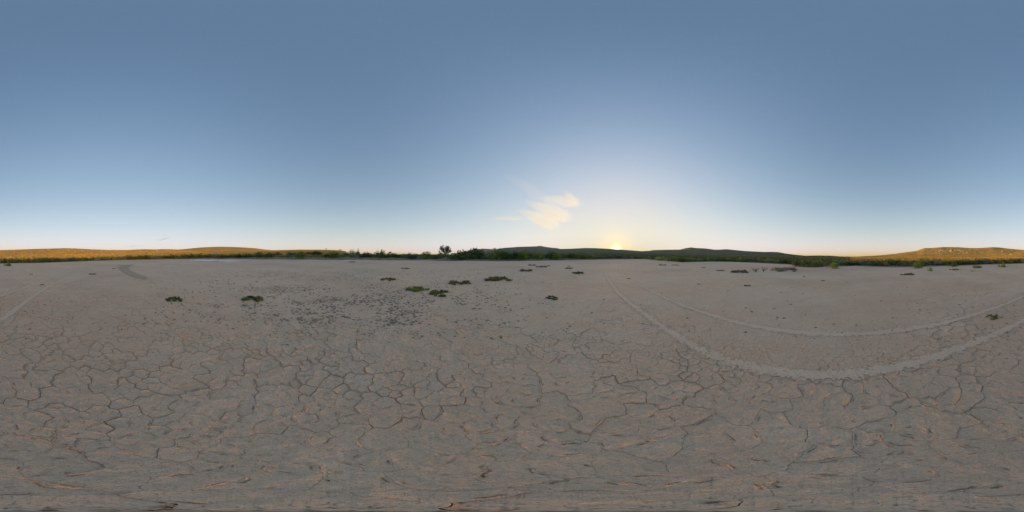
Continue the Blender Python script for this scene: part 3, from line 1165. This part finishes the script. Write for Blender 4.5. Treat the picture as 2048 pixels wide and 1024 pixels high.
for x0, x1, hp, cnt, mixm, lab in BELT:
    for k in range(cnt):
        x = x0 + (k + rnd.uniform(.1, .9)) * (x1 - x0) / cnt
        rt, rv, zv, z3, bank = (float(q) for q in terms(x))
        r = rv + rnd.uniform(0, 1.0) + (rnd.random() < .35) * rnd.uniform(1, 4)
        hh = hp * math.radians(DEG) * r * rnd.uniform(.65, 1.2)
        mt, kd = rnd.choice(mixm), rnd.choice(('round', 'low', 'upright', 'low'))
        shrub(x % 2048, r, hh * rnd.uniform(1.5, 2.6), hh, mt, kd, '%s %s shrub %s' % (CNAME[mt], HNAME[kd], lab), 'shrubs ' + lab)


# ---- brush behind the belt: a mass nobody could count
def tufts(name, X, Y, Z, W, H, mat, per, seed, label, cat):
    rr = np.random.default_rng(seed)
    n = len(X)
    d = rr.normal(size=(n, per, 3))
    d[..., 2] = np.abs(d[..., 2])
    d /= np.linalg.norm(d, axis=2)[..., None]
    q = (.35 + .65 * rr.random((n, per)))[..., None]
    S = np.stack([W * .5, W * .5, H], -1)[:, None, :]
    P = d * q * S
    a = rr.normal(size=(n, per, 3))
    a[..., 2] += 1.0
    a /= np.linalg.norm(a, axis=2)[..., None]
    b = np.cross(a, rr.normal(size=(n, per, 3)))
    b /= np.linalg.norm(b, axis=2)[..., None] + 1e-9
    s = (np.minimum(W, H * 1.6)[:, None] * (.20 + .20 * rr.random((n, per))))[..., None]
    base = np.stack([X, Y, Z], -1)[:, None, :]
    P = P + base
    V = np.stack([P - a * s * .8, P + b * s * .6, P + a * s, P - b * s * .6], 2)
    V[..., 2] = np.maximum(V[..., 2], base[..., 2][..., None] - .05)
    V = V.reshape(-1, 3)
    F = np.arange(len(V)).reshape(-1, 4)
    me = bpy.data.meshes.new(name)
    me.vertices.add(len(V))
    me.vertices.foreach_set('co', V.astype(np.float32).reshape(-1))
    me.loops.add(F.size)
    me.loops.foreach_set('vertex_index', F.astype(np.int32).reshape(-1))
    me.polygons.add(len(F))
    me.polygons.foreach_set('loop_start', (np.arange(len(F)) * 4).astype(np.int32))
    me.materials.append(mat)
    me.update(calc_edges=True)
    o = bpy.data.objects.new(name, me)
    COL.objects.link(o)
    tag(o, label, cat, kind='stuff')
    return o


def scatter(n, x0, x1, rmul0, rmax, seed, p=1.0):
    rr = np.random.default_rng(seed)
    x = rr.uniform(x0, x1, n)
    rt, rv, zv, z3, bank = terms(x)
    a = rv * rmul0
    r = a * (rmax / a) ** (rr.random(n) ** p)
    z = land_z(np.mod(x, 2048), r)
    B = np.radians((x / 2048 - .5) * 360)
    return r * np.sin(B), r * np.cos(B), z, r, rr


X, Y, Z, R, rr = scatter(4800, 0, 2048, 1.02, 150, 1, 1.2)
S = rr.uniform(.45, 1.0, len(X))
tufts('brush', X, Y, Z, S * 1.9, S * .62 * rr.uniform(.7, 1.3, len(X)), M['olive'], 14, 2, 'low green brush covering the plain behind the shore belt', 'brush')
X, Y, Z, R, rr = scatter(420, 500, 1260, 1.06, 190, 31, 1.3)
S = rr.uniform(.5, 1.2, len(X))
tufts('brush', X, Y, Z, S * 1.7, S * .8, M['dark'], 16, 32, 'dark brush on top of the brown bank behind its shrubs', 'brush')
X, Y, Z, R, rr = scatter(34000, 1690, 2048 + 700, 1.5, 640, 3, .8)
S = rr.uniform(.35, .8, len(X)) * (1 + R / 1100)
tufts('hill_brush', X, Y, Z, S * 1.9, S * .7, M['straw'], 7, 4, 'dry brush and grass covering the sunlit hills, gold sunlight in its colour', 'brush')
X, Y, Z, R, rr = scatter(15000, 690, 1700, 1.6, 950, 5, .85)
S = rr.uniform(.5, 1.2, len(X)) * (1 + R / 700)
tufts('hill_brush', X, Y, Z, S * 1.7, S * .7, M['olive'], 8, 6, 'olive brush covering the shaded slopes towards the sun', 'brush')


# ---- the lone tree on the bank
def build_tree(x, yf, yt, wc, label, seed, nl):
    rr = random.Random(seed)
    r = project_r(x, yf)
    z = float(land_z(np.array([x]), np.array([r]))[0])
    b = bearing(x)
    H = (yf - yt) * math.radians(DEG) * r
    W = wc * math.radians(DEG) * r * .5
    root = empty('tree', (r * math.sin(b), r * math.cos(b), z - .05))
    root.rotation_euler = (0, 0, -b)
    tag(root, label, 'tree')
    trunk, limbs, tips = [], [], []
    for k in range(6):
        a = (-1.0, -.5, -.15, .15, .5, .95)[k]
        p = [(rr.uniform(-.12, .12), rr.uniform(-.1, .1), 0)]
        for q in range(1, 4):
            p.append((p[0][0] + a * .30 * H * .12 * q, rr.uniform(-.15, .15) * q, H * .11 * q))
        trunk.append(tube(p, [.17, .14, .12, .10]))
        for m in range(6):
            a2 = (a + rr.uniform(-.55, .55)) * (.95 if m else 1.5)
            q0 = p[rr.randrange(1, 4)]
            L = H * rr.uniform(.45, .68)
            dy = rr.uniform(-.8, .8)
            pp = [q0]
            for q in range(1, 4):
                f = q / 3
                pp.append((q0[0] + math.sin(a2) * L * f * .85, q0[1] + dy * W * f * .8, min(H * .93, q0[2] + math.cos(a2) * L * f * (1 - .12 * f))))
            limbs.append(tube(pp, [.08, .06, .04, .02], 5))
            for q in (1, 2, 2, 3, 3, 3):
                c = pp[q]
                tips.append((c[0] + rr.gauss(0, .3), c[1] + rr.gauss(0, .3), c[2] + rr.gauss(0, .3), rr.uniform(.4, .85), rr.uniform(.4, .85), rr.uniform(.35, .7)))
    for q in range(9):
        tips.append((rr.uniform(-.38, .38) * W, rr.uniform(-.4, .4) * W, H * rr.uniform(.38, .82), rr.uniform(.5, .95), rr.uniform(.5, .95), rr.uniform(.45, .8)))
    tips = [c for c in tips if c[2] > H * .16 and abs(c[0]) < W]
    tr = obj('trunk', *join(trunk), M['bark'], root)
    obj('limb', *join(limbs), M['bark'], tr)
    V, F = leaves(np.random.default_rng(seed), tips, nl, .21, .5, 1.0, .1)
    obj('crown', V, F, M['dark'], root)
    return root


build_tree(891, 512.5, 488, 25, 'lone dark tree with open fan shaped crown above the far bank', 3, 6500)
build_tree(930, 508, 498.3, 14, 'small half bare tree with crooked branches behind dark shrubs', 8, 260)


def ridge_tree(x, yt, yb, wc, r, label, seed):
    z = EYE + r * float(tan_el(yb))
    b = bearing(x)
    H = (yb - yt) * math.radians(DEG) * r
    W = wc * math.radians(DEG) * r * .5
    root = empty('ridge_tree', (r * math.sin(b), r * math.cos(b), z))
    tag(root, label, 'tree')
    obj('trunk', *tube([(0, 0, -1.5), (0, 0, H * .3), (.1, 0, H * .7)], [.18, .15, .08]), M['bark'], root)
    V, F = leaves(np.random.default_rng(seed), [(0, 0, H * .72, W, W, H * .3), (W * .3, 0, H * .55, W * .7, W * .7, H * .25)], 260, .35)
    obj('crown', V, F, M['dark'], root)


ridge_tree(652.3, 496.2, 499.6, 2.2, 422, 'tiny tree alone on the crest of the flat golden ridge', 5)
ridge_tree(680.5, 498.4, 501.4, 5.5, 415, 'small dark tree on the golden ridge close to its cliff end', 6)


# ------------------------------------------------------------------ plants and small things out on the lakebed
def mat_plant(x, y, wc, hc, mats, label, group='plant mats on the lakebed', cat='plant', seed=0, n=420, gap=.0):
    """a low creeping mat of small leafy stems"""
    X, Y, r = flat(x, y + hc * .15)
    rr = np.random.default_rng(int(x * 7 + y) + seed)
    W = math.radians(wc * DEG) * math.hypot(r, EYE) * .56
    D = math.sqrt(r * r + EYE * EYE)
    dep = W * 1.15
    vis = hc * math.radians(DEG) * D                         # what the mat spans upwards in the view
    H = max(.02, (vis - 2 * dep * EYE / D * .8) * 1.0)
    H = min(max(H, W * .18), W * .7)
    root = empty('ground_plant', (X, Y, 0))
    root.rotation_euler = (0, 0, -bearing(x))
    tag(root, label, cat, group)
    C = []
    nb = 16
    for k in range(nb):
        a, q = rr.uniform(0, 6.28), math.sqrt(rr.random()) * (.92 if k % 3 else 1.1)
        C.append((q * W * math.cos(a) * .9, q * dep * math.sin(a) * .9, H * .3, W * rr.uniform(.10, .26), W * rr.uniform(.10, .26), H * rr.uniform(.35, .9) * (1.1 - .5 * q)))
    S = min(max(W * .085, .012), .08)
    for i, m in enumerate(mats):
        cc = C if len(mats) == 1 else [c for j, c in enumerate(C) if j % len(mats) == i]
        V, F = leaves(rr, cc, n // len(mats), S, .8, .8, .3)
        obj('foliage', V, F, M[m], root)
    st = []
    for k in range(9):
        a = rr.uniform(0, 6.28)
        L = rr.uniform(.7, 1.15)
        st.append(tube([(0, 0, .004), (W * L * .5 * math.cos(a), dep * L * .5 * math.sin(a), H * .35), (W * L * math.cos(a), dep * L * math.sin(a), .012)], [S * .16, S * .12, S * .06], 4))
    obj('stem', *join(st), M['rust'], root)
    return root


PLANTS = [  # column, row, width, height, foliage, label
    (349, 598, 33, 11, ('green', 'dark'), 'dark green creeping plant at far left of the trampled mud, nearest the damp streak'),
    (503, 597, 42, 12, ('green', 'dark'), 'green creeping plant left of the trampled clods, right of a similar darker one'),
    (830, 575, 48, 14, ('lime', 'green'), 'brightest green plant mat, widest one amid the clods'),
    (879, 585, 44, 13, ('green', 'brownish'), 'plant mat half green, half red brown, below the brightest one'),
    (919, 565, 44, 9, ('brownish',), 'brown green mat above the half red one'),
    (992, 558, 50, 10, ('brownish',), 'broad red brown mat farthest right in the row of four large mats'),
    (777, 559, 28, 5, ('brownish',), 'thin flat brown mat left of and behind the brightest green one'),
    (812, 537, 18, 3, ('olive',), 'small flat mat alone on smooth mud below the shrub left of the tree'),
    (703, 524, 15, 2.6, ('dark',), 'dark flat tuft close to the far bank below the golden ridge end'),
    (1051, 541, 25, 6, ('brownish', 'olive'), 'brown green mat lowest of the cluster below the stepped mesa'),
    (1064, 530.5, 16, 4.5, ('dark',), 'small dark mat topmost left of the cluster below the mesa'),
    (1084, 533.8, 20, 5, ('brownish', 'dark'), 'dark brown mat in the middle of the cluster below the mesa'),
    (1097, 532, 8, 3, ('dark',), 'tiny dark tuft touching the right end of a brown mat'),
    (1138, 536.5, 16, 4, ('brownish',), 'small brown mat with two specks just behind it'),
    (1138, 532.3, 6, 1.8, ('dark',), 'tiny speck of a plant right behind a small brown mat'),
    (1156, 545.7, 25, 5, ('dark', 'brownish'), 'dark mat nearest the bend of the tyre tracks'),
    (1104, 595, 25, 9, ('dark', 'green'), 'dark green tuft alone in front, nearest of those below the cloud'),
    (1495, 571, 14, 4, ('dark',), 'small dark tuft alone right of the tyre tracks'),
    (1985, 633, 24, 10, ('olive', 'green'), 'olive tuft on cracked plates near the right picture edge'),
    (1813, 549, 30, 4, ('olive',), 'flat straggly mat on bare mud before the rocky hill'),
    (1646, 561, 9, 2.4, ('dark',), 'tiny dark tuft on smooth mud below the yellow green shrub'),
    (1608, 553, 5, 2.4, ('dark',), 'tiny dark speck of a plant left of and behind another tiny tuft'),
    (1397, 568, 5, 2.2, ('dark',), 'tiny dark tuft just right of the outer tyre track'),
    (1257, 557, 8, 2.2, ('olive',), 'small flat tuft lying in the bend of the outer tyre track'),
    (185, 548, 15, 4, ('rust', 'olive'), 'dry brownish tuft beside the left tyre track'),
    (228, 537.4, 7, 2, ('dark',), 'tiny dark tuft left of the damp streak head'),
    (62, 548.4, 8, 2, ('rust',), 'tiny dry tuft left of the left tyre tracks'),
    (84, 569.5, 9, 2, ('rust',), 'tiny dry tuft between the two left tyre tracks'),
    (1325, 530, 16, 2, ('dark',), 'left one of two thin dark mats right of the sun'),
    (1350, 530.3, 13, 2, ('dark',), 'right one of two thin dark mats right of the sun'),
    (1407, 535, 9, 2, ('dark',), 'small dark mat before the belt under the dark peak'),
    (1440, 541, 18, 2, ('olive',), 'thin olive mat left of the twiggy shrub'),
    (1480, 544, 40, 2.6, ('grey', 'olive'), 'wide sparse grey green mat in front of the twiggy shrub'),
    (1570, 540, 60, 2.6, ('grey', 'grey'), 'widest sparse grey green mat, left of the big bright clump'),
    (1908, 539, 20, 2.2, ('rust',), 'thin dry mat below the shrub under the boulders'),
    (1945, 542, 9, 2, ('dark',), 'small dark mat below the two tone clump'),
]
for i, (x, y, wc, hc, mats, lab) in enumerate(PLANTS):
    mat_plant(x, y, wc, hc, mats, lab, n=900 if wc > 20 else 300)


def twig_shrub(x, yf, yt, wc, mat, leafm, label, seed, lean=0):
    rr = random.Random(seed)
    X, Y, r = flat(x, yf)
    H = (yf - yt) * math.radians(DEG) * r
    W = wc * math.radians(DEG) * r * .5
    root = empty('twig_shrub', (X, Y, 0))
    root.rotation_euler = (0, 0, -bearing(x))
    tag(root, label, 'shrub')
    st, tips = [], []
    for k in range(26):
        a, q = rr.uniform(0, 6.28), rr.uniform(.2, 1)
        tx, ty, tz = W * q * math.cos(a) + lean * W, W * q * math.sin(a), H * rr.uniform(.5, 1)
        st.append(tube([(0, 0, 0), (tx * .35, ty * .35, tz * .55), (tx, ty, tz)], [.012, .008, .003], 4))
        tips.append((tx, ty, tz * .92, .07, .07, .05))
    obj('stem', *join(st), M[mat], root)
    V, F = leaves(np.random.default_rng(seed), tips, 170, .03, .5, .8, .2)
    obj('foliage', V, F, M[leafm], root)


twig_shrub(1512, 544, 535.5, 22, 'rust', 'rust', 'dry reddish twiggy shrub on open mud, left of a pale one', 4, -.2)
twig_shrub(1527, 543.5, 533.5, 17, 'twig', 'grey', 'pale green fan of twigs on open mud beside a reddish shrub', 5)


def stone(x, y, size, mat, label, seed, cat='stone'):
    rr = random.Random(seed)
    X, Y, r = flat(x, y)
    V, F = [], []
    for i in range(5):
        ph = math.pi * (i + .5) / 5
        for k in range(8):
            a = k * math.pi / 4 + .2 * i
            m = size * rr.uniform(.75, 1.15)
            V.append((m * math.sin(ph) * math.cos(a), m * .8 * math.sin(ph) * math.sin(a), m * .62 * math.cos(ph)))
    V += [(0, 0, size * .55), (0, 0, -size * .5)]
    for i in range(4):
        for k in range(8):
            F.append((i * 8 + k, (i + 1) * 8 + k, (i + 1) * 8 + (k + 1) % 8, i * 8 + (k + 1) % 8))
    for k in range(8):
        F.append((k, (k + 1) % 8, 40))
        F.append((32 + (k + 1) % 8, 32 + k, 41))
    o = obj('pebble', V, F, mat, None, False, (X, Y, size * .42))
    o.rotation_euler = (rr.uniform(-.3, .3), rr.uniform(-.3, .3), rr.uniform(0, 6))
    tag(o, label, cat)


stone(1893, 662, .030, M['pebble'], 'pale rounded pebble on cracked plates below the olive tuft', 1)
stone(461, 694.5, .022, M['orange_pebble'], 'bright orange shard on the mud below the green creeping plants', 2)
stone(50, 783, .012, M['pebble'], 'small pale pebble low on the cracked plates at left', 3)
stone(865, 867, .012, M['pebble'], 'small whitish pebble on mud at the bottom centre', 4)


def twig(x, y, L, ang, label, seed):
    rr = random.Random(seed)
    X, Y, r = flat(x, y)
    p = [(0, 0, .014), (L * .35, rr.uniform(-.01, .01), .022), (L * .7, rr.uniform(-.015, .015), .018), (L, 0, .012)]
    o = obj('twig', *tube(p, [.004, .0045, .004, .002], 5), M['twig'], None, False, (X, Y, .004))
    o.rotation_euler = (0, 0, ang)
    tag(o, label, 'twig')


twig(1643, 763, .07, 2.2, 'pale straw twig on smooth mud inside the tyre tracks', 2)


# ------------------------------------------------------------------ boulders on the sunlit hills
def boulder_mesh(seed):
    rr = random.Random(seed)
    V, F = [], []
    for i in range(4):
        ph = math.pi * (i + .5) / 4
        for k in range(7):
            a = k * 2 * math.pi / 7 + .3 * i
            m = rr.uniform(.72, 1.2)
            V.append((m * math.sin(ph) * math.cos(a), m * math.sin(ph) * math.sin(a), m * .75 * math.cos(ph)))
    V += [(0, 0, .7), (0, 0, -.7)]
    for i in range(3):
        for k in range(7):
            F.append((i * 7 + k, (i + 1) * 7 + k, (i + 1) * 7 + (k + 1) % 7, i * 7 + (k + 1) % 7))
    for k in range(7):
        F.append((k, (k + 1) % 7, 28))
        F.append((21 + (k + 1) % 7, 21 + k, 29))
    me = bpy.data.meshes.new('boulder')
    me.from_pydata(V, [], F)
    me.materials.append(M['rock'])
    me.update()
    return me


BM = [boulder_mesh(s) for s in range(5)]


def boulder(x, y, w, label, group, hi=0):
    """a boulder lying on the hill where that picture position meets the slope"""
    r = np.geomspace(130, 560, 600)
    z = land_z(np.full(600, x % 2048), r)
    yy = 512 - np.degrees(np.arctan((z - EYE) / r)) / DEG
    k = int(np.argmin(abs(yy - y)))
    b = bearing(x)
    s = math.radians(w * DEG) * r[k] * .5
    o = bpy.data.objects.new('boulder', BM[rnd.randrange(5)])
    COL.objects.link(o)
    o.location = (r[k] * math.sin(b), r[k] * math.cos(b), z[k] + s * .3)
    o.rotation_euler = (rnd.uniform(-.3, .3), rnd.uniform(-.3, .3), rnd.uniform(0, 6.28))
    o.scale = (s * rnd.uniform(.9, 1.4), s * rnd.uniform(.8, 1.2), s * rnd.uniform(.7, 1.0))
    tag(o, label, 'boulder', group)


for k in range(64):
    x = rnd.gauss(1893, 24)
    y = 501.8 + rnd.gauss(0, 2.0) + max(0, abs(x - 1893) - 25) * .06
    if 1845 < x < 1960:
        w = rnd.choice((1.3, 1.8, 2.4, 3.6))
        part_ = 'upper' if y < 500.7 else 'middle' if y < 502.6 else 'lower'
        boulder(x, y, w, '%s pale boulder on the %s part of the rocky knob' % ('big' if w > 3.5 else 'small' if w < 1.5 else 'mid sized', part_), 'boulders on the rocky knob')
for k in range(26):
    x = rnd.uniform(1850, 2045)
    boulder(x, rnd.uniform(501, 511), rnd.uniform(1.6, 3.0), 'small pale rock on the grassy slope around the rocky knob', 'rocks around the knob')
for k in range(46):
    x = rnd.uniform(5, 250)
    boulder(x, np.interp(x, [0, 130, 250], [501.8, 500.5, 501.8]) + rnd.gauss(0, .7), rnd.uniform(1.2, 2.4), 'pale rock in the ledge along the %s of the long golden ridge' % ('left end' if x < 65 else 'left half' if x < 128 else 'right half' if x < 190 else 'right end'), 'rocks along the ridge ledge')
for x, y, w, lab in ((313.5, 502, 3.4, 'bright pale boulder below the gap in the golden ridge, left of another'),
                     (333, 501.2, 2.6, 'pale boulder on the skyline dip of the golden ridge, right of a brighter one')):
    boulder(x, y, w, lab, None)


# ------------------------------------------------------------------ clouds
def cloud_mat(name, dens, seed):
    m = bpy.data.materials.new(name)
    m.use_nodes = True
    t = m.node_tree
    t.nodes.clear()
    L = t.links.new
    out = t.nodes.new('ShaderNodeOutputMaterial')
    tc = t.nodes.new('ShaderNodeTexCoord')
    sp = t.nodes.new('ShaderNodeSeparateXYZ')
    L(tc.outputs['Object'], sp.inputs[0])

    def mth(op, a, b=0.0):
        n = t.nodes.new('ShaderNodeMath')
        n.operation = op
        for i, v in enumerate((a, b)):
            if isinstance(v, (int, float)):
                n.inputs[i].default_value = v
            else:
                L(v, n.inputs[i])
        return n.outputs[0]
    # a lens of cloud, thick and blunt to one side, drawn out to a thin tail on the other
    wide = mth('ADD', mth('MULTIPLY', sp.outputs[0], .30), .66)
    cz = mth('DIVIDE', sp.outputs[2], wide)
    cy = mth('DIVIDE', sp.outputs[1], wide)
    r2 = mth('ADD', mth('MULTIPLY', sp.outputs[0], sp.outputs[0]), mth('ADD', mth('MULTIPLY', cy, cy), mth('MULTIPLY', cz, cz)))
    nz = t.nodes.new('ShaderNodeTexNoise')
    mp = t.nodes.new('ShaderNodeMapping')
    mp.inputs['Location'].default_value = (seed, seed * 2, 0)
    mp.inputs['Scale'].default_value = (1.0, 1.6, 1.9)
    L(tc.outputs['Object'], mp.inputs[0])
    L(mp.outputs[0], nz.inputs['Vector'])
    nz.inputs['Scale'].default_value = 1.7
    nz.inputs['Detail'].default_value = 4
    f = mth('ADD', mth('SUBTRACT', 1.0, r2), mth('MULTIPLY', mth('SUBTRACT', nz.outputs[0], .5), 1.0))
    mr = t.nodes.new('ShaderNodeMapRange')
    mr.interpolation_type = 'SMOOTHSTEP'
    L(f, mr.inputs[0])
    mr.inputs[1].default_value = .12
    mr.inputs[2].default_value = .85
    edge = t.nodes.new('ShaderNodeMapRange')
    edge.interpolation_type = 'SMOOTHSTEP'
    L(r2, edge.inputs[0])
    edge.inputs[1].default_value = .55
    edge.inputs[2].default_value = 1.0
    edge.inputs[3].default_value = 1.0
    edge.inputs[4].default_value = 0.0
    v = t.nodes.new('ShaderNodeVolumePrincipled')
    v.inputs['Color'].default_value = (.86, .94, 1.0, 1)
    v.inputs['Anisotropy'].default_value = .26
    L(mth('MULTIPLY', mth('MULTIPLY', mr.outputs[0], edge.outputs[0]), dens), v.inputs['Density'])
    L(v.outputs[0], out.inputs['Volume'])
    return m


def unit_sphere():
    V, F = [], []
    nu, nv = 24, 12
    for i in range(1, nv):
        for k in range(nu):
            a, p = 2 * math.pi * k / nu, math.pi * i / nv
            V.append((math.sin(p) * math.cos(a), math.sin(p) * math.sin(a), math.cos(p)))
    V += [(0, 0, 1), (0, 0, -1)]
    for i in range(nv - 2):
        for k in range(nu):
            F.append((i * nu + k, (i + 1) * nu + k, (i + 1) * nu + (k + 1) % nu, i * nu + (k + 1) % nu))
    n = len(V)
    for k in range(nu):
        F.append((k, (k + 1) % nu, n - 2))
        F.append(((nv - 2) * nu + (k + 1) % nu, (nv - 2) * nu + k, n - 1))
    return V, F


SV, SF = unit_sphere()


def cloud(lobes, dist, label):
    """lobes: column, row, half length, half height in columns, tilt (deg), opacity"""
    cx, cy = lobes[0][:2]
    b = bearing(cx)
    root = empty('cloud', (dist * math.sin(b), dist * math.cos(b), EYE + dist * float(tan_el(cy))))
    root.rotation_euler = (0, 0, -b)
    tag(root, label, 'cloud')
    for i, (x, y, hl, hh, tilt, op) in enumerate(lobes):
        el = math.radians((512 - y) * DEG)
        slant = dist / math.cos(el)
        px_m = math.radians(DEG) * slant
        ox = math.radians((x - cx) * DEG) * dist
        oz = dist * (float(tan_el(y)) - float(tan_el(cy)))
        a, c = hl * px_m, hh * px_m
        d = (a * c) ** .5
        o = obj('lobe', SV, SF, cloud_mat('cloud_lobe', op / d, i * 3.7 + cx * .01), root, True, (ox, 0, oz))
        o.scale = (a, d, c)
        o.rotation_euler = (0, math.radians(tilt), 0)


cloud([(1077, 437, 55, 26, 24, .68), (1097, 419, 61, 23, 20, .64), (1110, 433, 34, 13, 20, .42), (1121, 400, 53, 20, 6, .60), (1142, 395, 25, 17, 55, .42),
       (1012, 435, 48, 8, 2, .32), (1050, 372, 70, 20, 36, .07)], 3000, 'cream lens shaped cloud with feathered lobes high up left of the sun')
cloud([(325, 478.5, 22, 4.5, -12, .38)], 6000, 'faint thin streak of cloud above the golden ridge at left')
cloud([(268, 492.5, 26, 3, -4, .22)], 7500, 'faintest thin cloud streak just above the golden ridge skyline')


# ------------------------------------------------------------------ haze
def build_haze():
    a, z0, z1 = 6100, -63, 235
    V = [(x, y, z) for z in (z0, z1) for x, y in ((-a, -a), (a, -a), (a, a), (-a, a))]
    F = [(0, 3, 2, 1), (4, 5, 6, 7), (0, 1, 5, 4), (1, 2, 6, 5), (2, 3, 7, 6), (3, 0, 4, 7)]
    m = bpy.data.materials.new('haze')
    m.use_nodes = True
    t = m.node_tree
    t.nodes.clear()
    out = t.nodes.new('ShaderNodeOutputMaterial')
    v = t.nodes.new('ShaderNodeVolumePrincipled')
    v.inputs['Color'].default_value = (.90, .94, 1.0, 1)
    v.inputs['Density'].default_value = HAZE
    v.inputs['Anisotropy'].default_value = .1
    t.links.new(v.outputs[0], out.inputs['Volume'])
    o = obj('haze', V, F, m)
    tag(o, 'thin evening haze lying over the plain and hills', 'haze', kind='stuff')


HAZE = 0.000028
build_haze()
print('shrubs', NSHRUB)
